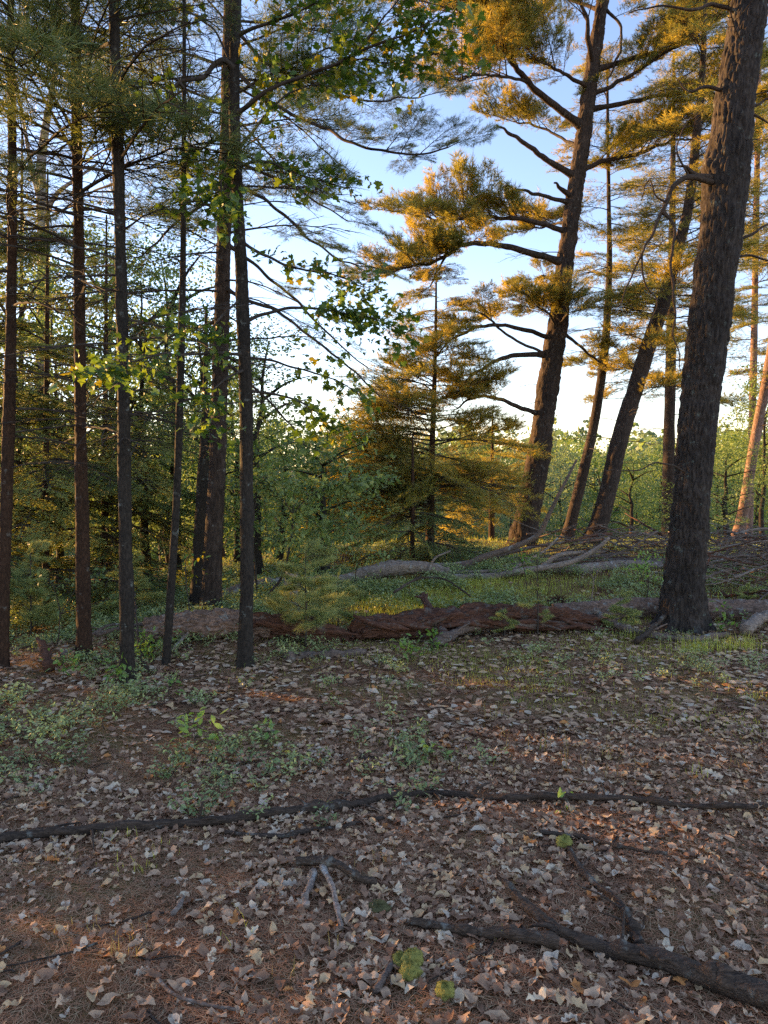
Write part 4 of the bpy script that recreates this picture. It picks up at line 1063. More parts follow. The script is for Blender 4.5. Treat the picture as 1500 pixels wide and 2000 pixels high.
for px, py, h, lab in [(380, 1475, 0.22, 'bright green seedling amid the low shrubs, left of centre'), (520, 1450, 0.10, 'small bright seedling near the middle of the leaf litter'), (828, 1490, 0.13, 'tiny upright seedling with two yellow green leaves, near the middle'),
                       (1100, 1590, 0.05, 'tiny seedling beside the long foreground branch'), (800, 1290, 0.16, 'pale seedling in front of the rotten log'), (845, 1280, 0.18, 'low leafy seedling beside the forked branch near the log'),
                       (225, 1340, 0.2, 'leafy green seedling at the foot of the nearest slim trunk'), (120, 1330, 0.22, 'leafy green seedling in front of the second trunk'), (330, 1360, 0.14, 'leafy green seedling in front of the pole sapling'), (1420, 1240, 0.3, 'green leafy seedling right of the massive dark trunk')]:
    b = ground_at(px, py)
    leafy('seedling', lab, 'seedling', [(np.array([b, b + [0.01, 0, h * 0.5], b + [0.0, 0.01, h]]), 0.003, 0.0015, 1.0)], M['seedling'], 3 if h < 0.15 else 5, 0.06 if h > 0.08 else 0.045, 0.09 if h < 0.15 else 0.14, int(px), 'oval', tw=4 if h < 0.15 else 8)

def pine_seedling(label, px, py, top, d, n, L, seed, kind='soft'):
    b = at(px, py, d)
    P = np.array([b, at(px + 1, (py * 2 + top) / 3, d), at(px - 1, (py + top * 2) / 3, d), at(px, top, d)])
    P[0][2] = T1(P[0][0], P[0][1]) - 0.02
    t = Tree.__new__(Tree)
    t.base = P[0].copy(); t.rng = np.random.default_rng(seed); t.root = thing('pine_seedling', t.base, label, 'pine seedling'); t.crown = None
    C = spline(P, 20); mb = MB(); add_tube(mb, C, np.linspace(0.010, 0.003, 20), 7)
    link('trunk', mb.mesh('trunk', [M['twig']], True, t.base), t.root)
    t.C = C; t.rr = np.linspace(0.01, 0.003, 20)
    t.whorls(kind, C[3][2], C[-1][2], n, L, L * 0.55, (0.0, 0.5))
    t.bough(kind, C[-2], 0, 1.3, L * 0.4)
    return t
pine_seedling('soft feathery pine seedling in front of the log, left of centre', 597, 1238, 1080, 6.55, 22, 0.52, 401)
pine_seedling('feathery pine seedling spreading low behind the soft seedling', 660, 1215, 1130, 7.6, 12, 0.42, 402)
pine_seedling('slender pine seedling standing alone in front of the rotten log', 1050, 1236, 1085, 7.0, 12, 0.24, 403)
pine_seedling('bushy pine seedling beside the foot of the massive dark trunk', 1212, 1235, 1165, 7.2, 14, 0.28, 404)
pine_seedling('small tufted pine seedling against the rotten log', 985, 1238, 1200, 6.95, 9, 0.22, 405)
pine_seedling('bushy pine seedling near the right edge behind the grey bark log', 1460, 1225, 1150, 8.2, 12, 0.3, 406)
pine_seedling('dim pine seedling among the shade on the left, behind the second trunk', 60, 1260, 1080, 8.0, 18, 0.6, 407)
pine_seedling('dim pine seedling in the shade left of the bark covered log', 255, 1225, 1100, 8.8, 16, 0.5, 408)

# ------------------------------------------------------------------ logs
def log_rows(rows, sit=0.75):
    P = []; r = []
    for px, py, w, d in rows:
        rad = 0.5 * w / F_PX * d; q = at(px, py, d); q[2] = T1(q[0], q[1]) + rad * sit; P.append(q); r.append(rad)
    return np.array(P), np.array(r)
P, r = log_rows([(286, 1240, 46, 6.75), (330, 1240, 52, 6.75), (400, 1240, 53, 6.78), (470, 1240, 51, 6.8), (530, 1240, 46, 6.82)], 1.15)
log1 = thing('fallen_log', P[0], 'long fallen log, bark covered at its left end and rotten red brown beyond', 'log')
link('bark', trunk_mesh('bark', P, r, M['log_bark'], k=90, step=0.012, furrow=0.034, cell=(0.05, 0.20), lump=0.10, flare=0, seed=61, origin=log1.location)[0], log1)
for rows, sd_ in (([(470, 1243, 30, 6.79), (500, 1244, 46, 6.8), (530, 1244, 46, 6.81), (590, 1246, 40, 6.84), (650, 1246, 26, 6.88), (680, 1248, 8, 6.9)], 62),
                  ([(682, 1238, 10, 6.95), (705, 1232, 36, 6.96), (780, 1226, 46, 7.02), (880, 1222, 48, 7.1), (980, 1217, 44, 7.18), (1080, 1212, 40, 7.25), (1150, 1205, 26, 7.32), (1206, 1190, 6, 7.4)], 67)):
    P, r = log_rows(rows, 1.25); r = r * 1.1
    link('rotten_wood', trunk_mesh('rotten_wood', P, r, M['rot_wood'], k=70, step=0.014, furrow=0.045, cell=(0.045, 0.45), lump=0.34, flare=0, seed=sd_, origin=log1.location)[0], log1)
rngL = np.random.default_rng(3)
for px, w0 in [(690, 40), (720, 36), (760, 36), (800, 30), (830, 44), (880, 30), (930, 40), (970, 30), (1010, 36), (1050, 30), (1090, 30), (620, 36), (560, 30)]:
    d = 6.9 + (px - 600) * 0.0007
    a = at(px, 1205 + rngL.uniform(-6, 30), d - 0.12); b = at(px + rngL.uniform(70, 130), 1203 + rngL.uniform(-5, 38), d - 0.13)
    mid = (a + b) / 2 + rngL.normal(0, 0.02, 3)
    link('splinter', trunk_mesh('splinter', np.array([a, mid, b]), np.array([0.012, 0.03, 0.006]), M['rot_wood'], k=10, step=0.03, lump=0.3, flare=0, seed=int(px), origin=log1.location)[0], log1)
P, r = log_rows([(1080, 1205, 34, 7.95), (1200, 1202, 42, 8.0), (1330, 1200, 46, 8.0), (1450, 1198, 44, 8.0), (1600, 1195, 44, 8.0), (1750, 1192, 40, 8.0)])
o = link('fallen_log', trunk_mesh('fallen_log', P, r, M['log_bark'], k=70, step=0.018, furrow=0.013, cell=(0.045, 0.13), lump=0.09, flare=0, seed=63, origin=P[0])[0], None, P[0])
tag(o, 'grey barked log lying behind the massive dark trunk, running off the right edge', 'log')
P, r = log_rows([(435, 1188, 20, 9.6), (520, 1172, 24, 9.9), (600, 1165, 26, 10.1), (672, 1152, 24, 10.3), (712, 1137, 27, 10.45), (770, 1128, 27, 10.6), (830, 1130, 24, 10.6), (875, 1138, 20, 10.5)])
P[3:, 2] += np.array([0.03, 0.09, 0.14, 0.12, 0.05])
log3 = thing('fallen_tree', P[0], 'pale grey fallen tree lying behind the grass patch with forked limbs', 'fallen tree')
link('trunk', trunk_mesh('trunk', P, r, M['wood_grey'], k=36, step=0.03, furrow=0.014, cell=(0.05, 0.1), lump=0.2, flare=0, seed=64, origin=log3.location)[0], log3)
def log3_branch(rows, w0, w1, d, mat='wood_grey'):
    Q = np.array([at(q[0], q[1], d + (q[2] if len(q) > 2 else 0)) for q in rows]); C = spline(Q, 9 * len(Q))
    C[:, 2] = np.maximum(C[:, 2], terrain(C[:, 0], C[:, 1]) + 0.03)
    mb = MB(); rr = np.linspace(w0, w1, len(C)) * 0.5 / F_PX * d * (1 + 0.1 * vnoise(C * 9, 4)); add_tube(mb, C, rr, 9)
    link('branch', mb.mesh('branch', [M[mat]], True, log3.location), log3)
log3_branch([(845, 1136), (900, 1140), (960, 1128), (1020, 1115), (1090, 1104), (1130, 1092), (1170, 1068), (1190, 1050)], 18, 7, 10.5)
log3_branch([(820, 1120), (900, 1118), (1000, 1114), (1060, 1108)], 10, 5, 10.7)
log3_branch([(835, 1118), (850, 1090), (880, 1076)], 6, 3, 10.5)
log3_branch([(870, 1125, 0.3), (940, 1090, 0.3), (1000, 1070, 0.3), (1050, 1045, 0.2), (1072, 1005, 0.1), (1092, 965, 0), (1110, 930, 0), (1126, 898, 0)], 15, 4, 10.8, 'dead_wood')
log3_branch([(830, 1105, 0.4), (900, 1100, 0.4), (960, 1085, 0.4)], 9, 5, 10.8)
log3_branch([(1060, 1106), (1090, 1085), (1140, 1078)], 12, 6, 10.6)
log3_branch([(900, 1128, 0.2), (1000, 1104, 0.3), (1100, 1092, 0.4), (1230, 1080, 0.5)], 10, 5, 11.0, 'dead_wood')
log3_branch([(960, 1090, 0.5), (1010, 1075, 0.5), (1080, 1062, 0.5), (1180, 1050, 0.5)], 9, 4, 11.2, 'dead_wood')
log3_branch([(1000, 1112, 0), (1060, 1078, 0), (1090, 1050, 0)], 7, 3, 10.6)
P, r = log_rows([(1065, 1122, 18, 10.9), (1130, 1112, 20, 10.9), (1200, 1100, 20, 11.1), (1290, 1085, 18, 11.5)])
o = link('fallen_log', trunk_mesh('fallen_log', P, r, M['wood_grey'], k=24, step=0.04, furrow=0.006, lump=0.1, flare=0, seed=65, origin=P[0])[0], None, P[0])
tag(o, 'short mossy grey log lying under the brush, left of the massive dark trunk', 'log')
P, r = log_rows([(1100, 1100, 16, 11.8), (1250, 1093, 20, 11.9), (1400, 1088, 22, 12.0), (1560, 1084, 20, 12.0)])
o = link('fallen_log', trunk_mesh('fallen_log', P, r, M['dead_wood'], k=24, step=0.05, furrow=0.006, lump=0.1, flare=0, seed=66, origin=P[0])[0], None, P[0])
tag(o, 'long brown log half buried in the brush pile at the right', 'log')
q = ground_at(1095, 1190); mb = MB()
for i in range(70):
    a = rngL.uniform(0, PI); e = q + np.array([math.cos(a) * 0.2, rngL.uniform(-0.1, 0.1), 0.04 + 0.14 * math.sin(a)]) * rngL.uniform(0.6, 1.1)
    add_tube(mb, spline([q + rngL.normal(0, 0.06, 3) * [1, 1, 0.3], (q + e) / 2 + [0, 0, 0.05], e], 5), np.linspace(0.014, 0.004, 5), 4)
o = link('root_clump', mb.mesh('root_clump', [M['rot_wood']], True, q), None, q)
tag(o, 'shaggy reddish brown rotten root clump above the log', 'root clump')

# ------------------------------------------------------------------ fallen branches
def stick(label, rows, w0, w1, mat='dead_wood', group=None, sides=10, name='fallen_branch', wob=0.02, forks=(), sit=0.75):
    Q = []
    for q in rows:
        g = ground_at(q[0], q[1]); g[2] += (q[2] if len(q) > 2 else 0); Q.append(g)
    Q = np.array(Q); d0 = float(np.mean(Q[:, 1]))
    m = 14 * len(Q); C = spline(Q, m)
    rr = np.linspace(w0, w1, m) * 0.5 / F_PX * np.mean(np.linalg.norm(Q - CAM, axis=1)) * (1 + 0.14 * vnoise(C * 8, 4) + 0.12 * vnoise(C * 3, 9) + 0.08 * vnoise(C * 25, 5))
    C = C + wob * np.stack([vnoise(C * 5, 11), vnoise(C * 5, 12), 0.5 * vnoise(C * 5, 13)], 1) + 0.35 * wob * np.stack([vnoise(C * 16, 14), vnoise(C * 16, 15), 0.5 * vnoise(C * 16, 16)], 1)
    for kp in np.random.default_rng(m).uniform(0.03, 0.97, int(len(Q) * 0.8)):
        rr = rr * (1 + 0.30 * np.exp(-((np.linspace(0, 1, m) - kp) * m / 2.2) ** 2))
    C[:, 2] += rr * sit + 0.014
    mb = MB(); V, Qd, Tt = tube(C, rr, sides, True, rr.mean() * 0.30 * fbm(np.repeat(C, sides, 0) * 30 + np.tile(np.arange(sides), len(C))[:, None] * 1.7, 2).reshape(len(C), sides))
    mb.V.append(V); mb.P += [Qd, Tt]; mb.I += [0, 0]; mb.n = len(V)
    base = C[0].copy()
    o = link(name, mb.mesh('fallen_branch', [M[mat]], True, base), None, base)
    tag(o, label, 'branch', group)
    Ls = float(np.sum(np.linalg.norm(np.diff(C, axis=0), axis=1))); rs = np.random.default_rng(int(abs(C[0][0]) * 1000) + m)
    if Ls > 0.6 and not label.startswith('pale'):
        forks = list(forks) + [(float(rs.uniform(0.1, 0.95)), float(rs.normal(0, 0.07)), float(rs.normal(0, 0.09)), float(rs.uniform(-0.01, 0.05)), float(rr.mean() * rs.uniform(0.25, 0.5))) for _ in range(int(3 + Ls * 2.5))]
    for (t, dx, dy, dz, r) in forks:
        j = int(t * (m - 1)); e = C[j] + np.array([dx, dy, dz]); mb = MB()
        add_tube(mb, spline([C[j], (C[j] + e) / 2 + [0, 0, 0.01], e], 8), np.linspace(r, r * 0.4, 8), 7)
        link('twig', mb.mesh('twig', [M[mat]], True, base), o)
    return o
stick('long dark fallen branch lying right across the foreground', [(-60, 1668), (20, 1652), (120, 1640), (300, 1622), (420, 1618), (490, 1608), (560, 1597), (650, 1585), (760, 1570), (850, 1560), (960, 1566), (1060, 1570), (1150, 1572), (1260, 1576), (1340, 1586), (1430, 1588), (1560, 1584)], 17, 8, 'dead_dark', sides=12,
      forks=[(0.23, 0.02, 0.02, 0.09, 0.01), (0.56, 0.04, -0.10, 0.0, 0.014), (0.60, 0.10, 0.03, 0.05, 0.012), (0.77, 0.0, 0.05, 0.05, 0.008)])
stick('thinner dark stick lying just below the long foreground branch', [(440, 1638), (540, 1645), (620, 1630), (700, 1615), (760, 1604)], 9, 5, 'dead_dark')
stick('thick dark branch slanting into the bottom right corner', [(985, 1762, 0.05), (1020, 1795, 0.03), (1085, 1838, 0.01), (1170, 1868), (1260, 1893), (1350, 1925), (1430, 1955), (1540, 1990)], 11, 34, 'dead_dark', sides=14, wob=0.006, forks=[(0.30, -0.10, 0.02, -0.0, 0.012)])
stick('dark stick lying beside the thick slanting branch, pointing left', [(800, 1816), (870, 1828), (940, 1838), (1010, 1845), (1090, 1868)], 11, 20, 'dead_dark', wob=0.006)
stick('thin curved dark stick reaching from the moss tuft to the thick branch', [(1112, 1668), (1132, 1705), (1160, 1735), (1205, 1775), (1232, 1820), (1250, 1868)], 9, 14, 'dead_dark', wob=0.006)
stick('thin dark stick left of the thick branch tail at lower right', [(1055, 1640), (1110, 1644), (1160, 1650), (1215, 1662), (1300, 1680)], 8, 4, 'dead_dark')
stick('grey weathered forked stick lying left of centre in the foreground', [(578, 1706, 0.02), (620, 1712, 0.03), (660, 1716, 0.03), (700, 1730, 0.01), (735, 1738)], 16, 11, 'dead_dark', wob=0.005)
stick('pale bleached stick end lying under the forked stick', [(612, 1722, 0.01), (604, 1745), (596, 1765), (598, 1786)], 13, 11, 'wood_grey', wob=0.004)
stick('pale bleached thin stick reaching down from the forked stick', [(628, 1716, 0.02), (648, 1745, 0.01), (658, 1780), (668, 1824)], 12, 6, 'wood_grey', wob=0.004)
stick('short brown stick lying by the pair of moss cushions', [(735, 1952), (750, 1925), (775, 1888)], 12, 9, 'dead_wood', wob=0.004)
stick('small pale curved stick in the lower left needles', [(338, 1800), (352, 1782), (358, 1762)], 9, 6, 'wood_grey', wob=0.004)
stick('thin brown stick at the bottom left', [(310, 1930), (340, 1958), (390, 1972), (460, 1985)], 6, 4, 'dead_wood', wob=0.004)
stick('grey forked branch lying in front of the rotten log', [(850, 1268), (880, 1258, 0.02), (905, 1247, 0.05), (950, 1241, 0.06), (1010, 1242, 0.06), (1070, 1238, 0.05), (1135, 1232, 0.03)], 17, 11, 'dead_wood', forks=[(0.22, 0.16, 0.05, 0.10, 0.014)])
stick('dark bent branch lying between the rotten log and the massive trunk', [(1140, 1218, 0.05), (1170, 1222, 0.05), (1205, 1236, 0.04), (1250, 1248, 0.02), (1300, 1252), (1360, 1256), (1420, 1246)], 16, 9, 'dead_wood', forks=[(0.55, 0.22, 0.05, 0.10, 0.015)])
stick('short dark stub standing at the foot of the massive trunk', [(1245, 1262), (1275, 1245, 0.08), (1310, 1222, 0.14)], 10, 6, 'dead_dark')
stick('pale driftwood like branch end at the right edge, under the grey log', [(1452, 1246, 0.02), (1480, 1232, 0.05), (1520, 1228, 0.06), (1580, 1226, 0.04)], 18, 22, 'wood_grey')
stick('broken slab of dark wood leaning against the rotten log', [(872, 1262), (848, 1240, 0.12), (825, 1215, 0.26)], 22, 14, 'rot_wood')
stick('thin dead branch arching over the rotten log', [(770, 1200, 0.22), (800, 1185, 0.28), (840, 1180, 0.32), (880, 1185, 0.28), (918, 1195, 0.16)], 5, 2.5, 'dead_dark', forks=[(0.25, 0.0, 0.0, -0.2, 0.006), (0.45, 0.3, 0.05, -0.12, 0.004)])
stick('thin dead stick bridging the log at its left end', [(335, 1278), (365, 1262, 0.08), (385, 1250, 0.14)], 6, 3, 'wood_grey')
stick('dark curled twig standing right of the nearest slim trunk', [(288, 1320), (275, 1295, 0.12), (268, 1262, 0.3), (262, 1240, 0.42)], 5, 3, 'dead_dark')
stick('short dark broken stake at the far left', [(97, 1318), (88, 1300, 0.08), (78, 1290, 0.16)], 20, 7, 'rot_wood')
stick('dark flat piece of bark lying before the soft seedling', [(560, 1293), (600, 1286), (640, 1284), (715, 1278)], 22, 10, 'dead_wood', sit=0.2)
stick('long thin dead branch low behind the slim trunks at the left', [(120, 1300, 0.05), (180, 1270, 0.12), (225, 1255, 0.16), (280, 1262, 0.1)], 7, 4, 'dead_wood')
stick('greyish fallen branch in the shade left of the log end', [(190, 1268, 0.1), (250, 1252, 0.12), (300, 1240, 0.1)], 9, 5, 'dead_wood')
# brush pile
rngB = np.random.default_rng(19)
BP = 'dead branches heaped in the brush pile'
for i in range(280):
    right = i % 3 != 0
    d = rngB.uniform(8.7, 13.0) if right else rngB.uniform(11, 14.5)
    px = rngB.uniform(1370, 1640) if right else rngB.uniform(1050, 1330)
    c = at(px, 1000, d); z0 = T1(c[0], c[1]); a = rngB.normal(0, 0.75) + (PI if rngB.random() < 0.5 else 0); L = rngB.uniform(0.5, 1.7)
    lift = rngB.uniform(0.03, 0.6) if right else rngB.uniform(0.02, 0.5)
    dv = np.array([math.cos(a), math.sin(a) * 0.8, rngB.normal(0.03, 0.2)])
    p0 = np.array([c[0], c[1], z0 + lift]) - dv * L / 2; p1 = p0 + dv * L
    p0[2] = max(p0[2], T1(p0[0], p0[1]) + 0.02); p1[2] = max(p1[2], T1(p1[0], p1[1]) + 0.02)
    mid = (p0 + p1) / 2 + rngB.normal(0, 0.07, 3)
    C = spline([p0, mid, p1], 16) + 0.02 * rngB.normal(size=(16, 3)).cumsum(0) * 0.25
    C[:, 2] = np.maximum(C[:, 2], terrain(C[:, 0], C[:, 1]) + 0.015)
    mb = MB(); r0 = rngB.choice([0.008, 0.012, 0.017, 0.028], p=[0.35, 0.32, 0.23, 0.10])
    add_tube(mb, C, np.linspace(r0, r0 * 0.4, 16), 6)
    base = C[0].copy()
    bm = 'dead_wood' if rngB.random() < 0.55 else 'rot_wood' if rngB.random() < 0.55 else 'wood_grey'
    o = link('dead_branch', mb.mesh('dead_branch', [M[bm]], True, base), None, base)
    tag(o, '%s%s %s dead branch %s, brush pile %s, %s' % ('long ' if L > 1.3 else 'short ' if L < 0.85 else '', 'thick' if r0 > 0.014 else 'thin', {'dead_wood': 'brown', 'rot_wood': 'reddish', 'wood_grey': 'grey'}[bm], 'sloping up' if dv[2] * dv[0] > 0.08 else 'sloping down' if dv[2] * dv[0] < -0.05 else 'lying level',
        'top' if lift > 0.4 else 'bottom' if lift < 0.18 else 'middle', 'at the right edge' if px > 1480 else 'right of big trunk' if right else 'left of big trunk' if px > 1190 else 'near the leaning pines'), 'branch', BP)
    for q in range(int(rngB.integers(1, 4))):
        j = int(rngB.integers(4, 14)); e = C[j] + np.array([dv[0] * 0.3, rngB.normal(0, 0.12), rngB.normal(0.08, 0.1)]) * rngB.uniform(0.5, 1.2)
        mb = MB(); add_tube(mb, spline([C[j], (C[j] + e) / 2 + rngB.normal(0, 0.015, 3), e], 6), np.linspace(r0 * 0.5, r0 * 0.2, 6), 4)
        link('twig', mb.mesh('twig', [M['dead_wood']], True, base), o)

# ------------------------------------------------------------------ moss cushions
def moss(px, py, wpx, label, seed, squash=0.9, mat='moss'):
    g = ground_at(px, py + wpx * 0.25); rad = 0.5 * wpx / F_PX * np.linalg.norm(g - CAM)
    n, k = 16, 28
    th = np.linspace(0, PI, n)[:, None]; ph = np.arange(k)[None] * 2 * PI / k
    D = np.stack([np.sin(th) * np.cos(ph), np.sin(th) * np.sin(ph), np.cos(th) + 0 * ph], -1).reshape(-1, 3)
    rr = rad * (1 + 0.28 * fbm(D * 2.6 + seed, 3, seed) + 0.05 * vnoise(D * 9, 3))
    V = D * rr[:, None] * np.array([1, 1, squash]) + np.array([0, 0, rad * (0.75 if squash > 0.7 else 0.2)])
    i = np.arange(n - 1)[:, None] * k; j = np.arange(k)[None]; j2 = (j + 1) % k
    Q = np.stack([i + j, i + k + j, i + k + j2, i + j2], -1).reshape(-1, 4)
    rng = np.random.default_rng(seed)
    sel = rng.integers(0, len(D), 2600); jit = unit(D[sel] + rng.normal(0, 0.12, (2600, 3)))
    rb = rad * (0.98 + 0.28 * fbm(jit * 2.6 + seed, 3, seed)); B = jit * rb[:, None] * np.array([1, 1, squash]) + np.array([0, 0, rad * (0.75 if squash > 0.7 else 0.2)])
    NV, NF = needle_tris(B, unit(jit + rng.normal(0, 0.5, jit.shape)), rng.uniform(0.002, 0.005, 2600), 0.0014, rng)
    mb = MB(); mb.add(V, Q, 0); mb.add(NV, NF, 0)
    o = link('moss_cushion', mb.mesh('moss_cushion', [M[mat]], True), None, g)
    tag(o, label, 'moss')
moss(803, 1885, 38, 'round green moss cushion, upper of the pair at the bottom centre', 1)
moss(780, 1890, 28, 'small moss cushion tucked left of the upper round one', 2)
moss(801, 1913, 34, 'round green moss cushion, lower of the pair at the bottom centre', 3)
moss(869, 1950, 30, 'green moss cushion lying right of the moss pair', 4)
moss(1102, 1652, 27, 'bright green moss tuft at the end of the thin curved stick', 5)
moss(740, 1770, 38, 'dull green moss cushion right of the bleached sticks', 6, 0.45, 'moss_dull')

# ------------------------------------------------------------------ leaf litter
rngG = np.random.default_rng(12)
def visible_pts(n, y0, y1, margin=1.35, power=1.0):
    u = rngG.random(n)
    y = np.sqrt(y0 ** 2 + u * (y1 ** 2 - y0 ** 2))
    x = rngG.uniform(-1, 1, n) * y * 0.56 * margin
    return x, y
def litter_mask(x, y):
    p = np.stack([x, y, 0 * x], -1)
    m = 0.5 + 0.55 * fbm(p * 0.9, 3, 31) + 0.35 * vnoise(p * 3.1, 32)
    m = m + 0.16 * np.clip(x / np.maximum(y, 1), -0.5, 0.5) * 2 - 0.28 * sstep(3.6, 5.5, y) * sstep(-0.8, 0.8, x) - 0.08 * sstep(4.0, 6.0, y)
    return np.clip(0.55 + (m - 0.5) * 1.2, 0.30, 1)
def slope_up(x, y):
    e = 0.05
    gx = (terrain(x + e, y) - terrain(x - e, y)) / (2 * e); gy = (terrain(x, y + e) - terrain(x, y - e)) / (2 * e)
    return unit(np.stack([-gx, -gy, np.ones_like(gx)], -1))
lvars = []
for i in range(14):
    k = 'oak' if i % 2 else 'oval'
    V, Q = leaf_vq(k, rngG.uniform(-0.3, 0.3), rngG.uniform(-0.2, 0.3), rngG.uniform(-0.5, 0.5), 0.24, rngG)
    V = V - np.array([0.5, 0, 0]); V[:, 1] *= rngG.uniform(0.85, 1.2); V[:, 2] -= V[:, 2].min() * 0.6
    lvars.append((V, Q, k))
fvars = []
for i in range(6):
    V, Q = leaf_vq('simple', rngG.uniform(-0.5, 0.7), rngG.uniform(-0.3, 0.6), rngG.uniform(-0.8, 0.8)); V = V - np.array([0.5, 0, 0]); V[:, 1] *= 1.3; V[:, 2] -= V[:, 2].min() * 0.6
    fvars.append((V, Q, 'simple'))
def leaf_field(n, y0, y1, margin, smin, smax):
    x, y = visible_pts(n, y0, y1, margin)
    keep = rngG.random(n) < litter_mask(x, y); x, y = x[keep], y[keep]
    z = terrain(x, y); U = slope_up(x, y); U = unit(U + rngG.normal(0, 0.09, U.shape))
    a = rngG.uniform(0, 2 * PI, len(x)); X = np.stack([np.cos(a), np.sin(a), 0 * a], -1)
    s = rngG.uniform(smin, smax, len(x)); p = np.stack([x, y, z + rngG.uniform(0.0, 0.016, len(x))], -1)
    tone = rngG.choice(6, len(x), p=[0.37, 0.06, 0.37, 0.07, 0.115, 0.015])
    return p, X, U, s, tone
lp, lx, lu, ls, lt = leaf_field(14500, 1.5, 4.4, 1.3, 0.024, 0.075)
px, py, dep = project(lp)
vis = (px > 20) & (px < 1480) & (py < 1985) & (py > 1000)
score = ls / dep * vis * (0.5 + 0.5 * rngG.random(len(ls)) + (lt == 1) * 0.3) * (dep < 3.6)
order = np.argsort(-score); TOP = order[:300]; REST = order[300:]
lmesh = {}
SPOTS = [(803, 1900, 'the pair of moss cushions'), (869, 1950, 'the lone moss cushion right of the pair'), (1102, 1652, 'the bright moss tuft'), (740, 1770, 'the dull moss cushion'), (1340, 1815, 'the right edge above the thick branch'), (232, 1852, 'the grass tuft at lower left'),
         (640, 1715, 'the grey forked stick'), (597, 1775, 'the short bleached stick'), (668, 1815, 'the thin bleached stick'), (1160, 1735, 'the thin curved dark stick'), (1240, 1830, 'the lower end of the thin curved stick'), (1060, 1820, 'the upper end of the thick slanting branch'), (1300, 1905, 'the middle of the thick slanting branch'), (1460, 1965, 'the butt of the thick slanting branch'), (870, 1828, 'the dark stick pointing left'),
         (755, 1925, 'the short brown stick'), (352, 1782, 'the small pale curved stick'), (380, 1968, 'the thin brown stick at bottom left'), (100, 1645, 'the left end of the long branch'), (400, 1620, 'the left half of the long branch'), (850, 1562, 'the middle of the long branch'), (1200, 1574, 'the right half of the long branch'), (1440, 1588, 'the right end of the long branch'), (60, 1960, 'the bottom left corner of the picture'), (60, 1780, 'the left edge below the long branch'), (560, 1960, 'the bottom edge left of the middle'), (1100, 1960, 'the bottom edge below the thick branch'), (470, 1850, 'the bare needle patch at lower left'), (1440, 1720, 'the right edge below the long branch')]
TN = ['tan', 'pale', 'dark brown', 'silvery grey', 'buff', 'russet']
seen = {}
SP = np.array([(a, b) for a, b, _ in SPOTS], float)
for i in TOP:
    vi = int(i) % 14; key = (vi, int(lt[i]))
    if key not in lmesh:
        lmesh[key] = mesh_np('fallen_leaf', lvars[vi][0], [lvars[vi][1]], [LEAFM[lt[i]]], None, True)
    o = link('fallen_leaf', lmesh[key], None, lp[i])
    o.rotation_euler = Matrix(rot_from(lx[i], lu[i]).tolist()).to_euler(); o.scale = (ls[i],) * 3
    dv = SP - np.array([px[i], py[i]]); j = int(np.argmin(np.hypot(*dv.T))); ddx, ddy = -dv[j]
    side = ('right of' if ddx > 0 else 'left of') if abs(ddx) > abs(ddy) else ('below' if ddy > 0 else 'above')
    size = 'large' if ls[i] > 0.068 else 'small' if ls[i] < 0.055 else ''
    kind = 'lobed oak leaf' if lvars[vi][2] == 'oak' else 'oval leaf'
    curled = 'curled' if np.ptp(lvars[vi][0][:, 2]) > 0.24 else 'flat'
    lab = ' '.join((f'{size} {curled} {TN[lt[i]]} {kind} {side} {SPOTS[j][2]}').split()[:16])
    tag(o, lab, 'leaf', 'fallen leaves in the foreground')
mb = MB()
for i in REST:
    V, Q, _ = lvars[int(i) % 14]
    mb.add((V * ls[i]) @ rot_from(lx[i], lu[i]).T + lp[i], Q, int(lt[i]))
lp2, lx2, lu2, ls2, lt2 = [np.concatenate(z) for z in zip(leaf_field(22000, 4.4, 7.6, 1.25, 0.035, 0.09), leaf_field(12000, 7.6, 15.0, 1.2, 0.04, 0.09))]
for i in range(len(lp2)):
    V, Q, _ = fvars[i % 6]
    mb.add((V * ls2[i]) @ rot_from(lx2[i], lu2[i]).T + lp2[i], Q, int(lt2[i]))
o = link('leaf_litter', mb.mesh('leaf_litter', LEAFM, True)); tag(o, 'carpet of dry fallen leaves spread over the forest floor', 'leaf litter', None, 'stuff')

# pine needles on the ground
def needle_field(n, y0, y1, w):
    x, y = visible_pts(n, y0, y1, 1.3)
    z = terrain(x, y) + rngG.uniform(0.001, 0.014, n); a = rngG.uniform(0, 2 * PI, n); U = slope_up(x, y)
    D = np.stack([np.cos(a), np.sin(a), rngG.normal(0, 0.12, n)], -1); D = unit(D - U * (D * U).sum(1)[:, None] * 0.8)
    L = rngG.uniform(0.04, 0.10, n)[:, None]; B = np.stack([x, y, z], -1); s = unit(np.cross(D, U)) * w * 0.5
    bend = np.cross(U, D) * rngG.normal(0, 0.012, n)[:, None]
    V = np.stack([B - D * L / 2, B + bend - s, B + D * L / 2, B + bend + s], 1).reshape(-1, 3)      # a slim bent blade
    return V, np.arange(n)[:, None] * 4 + np.array([[0, 1, 2, 3]])
mb = MB()
V, Q = needle_field(95000, 1.5, 4.2, 0.0021); mb.add(V, Q, 0)
V, Q = needle_field(30000, 1.5, 4.2, 0.0021); mb.add(V, Q, 1)
V, Q = needle_field(60000, 4.2, 8.0, 0.0034); mb.add(V, Q, 0)
V, Q = needle_field(25000, 4.2, 8.0, 0.0034); mb.add(V, Q, 1)
o = link('needle_litter', mb.mesh('needle_litter', NEEDM, False)); tag(o, 'reddish brown pine needles strewn over the forest floor', 'needles', None, 'stuff')

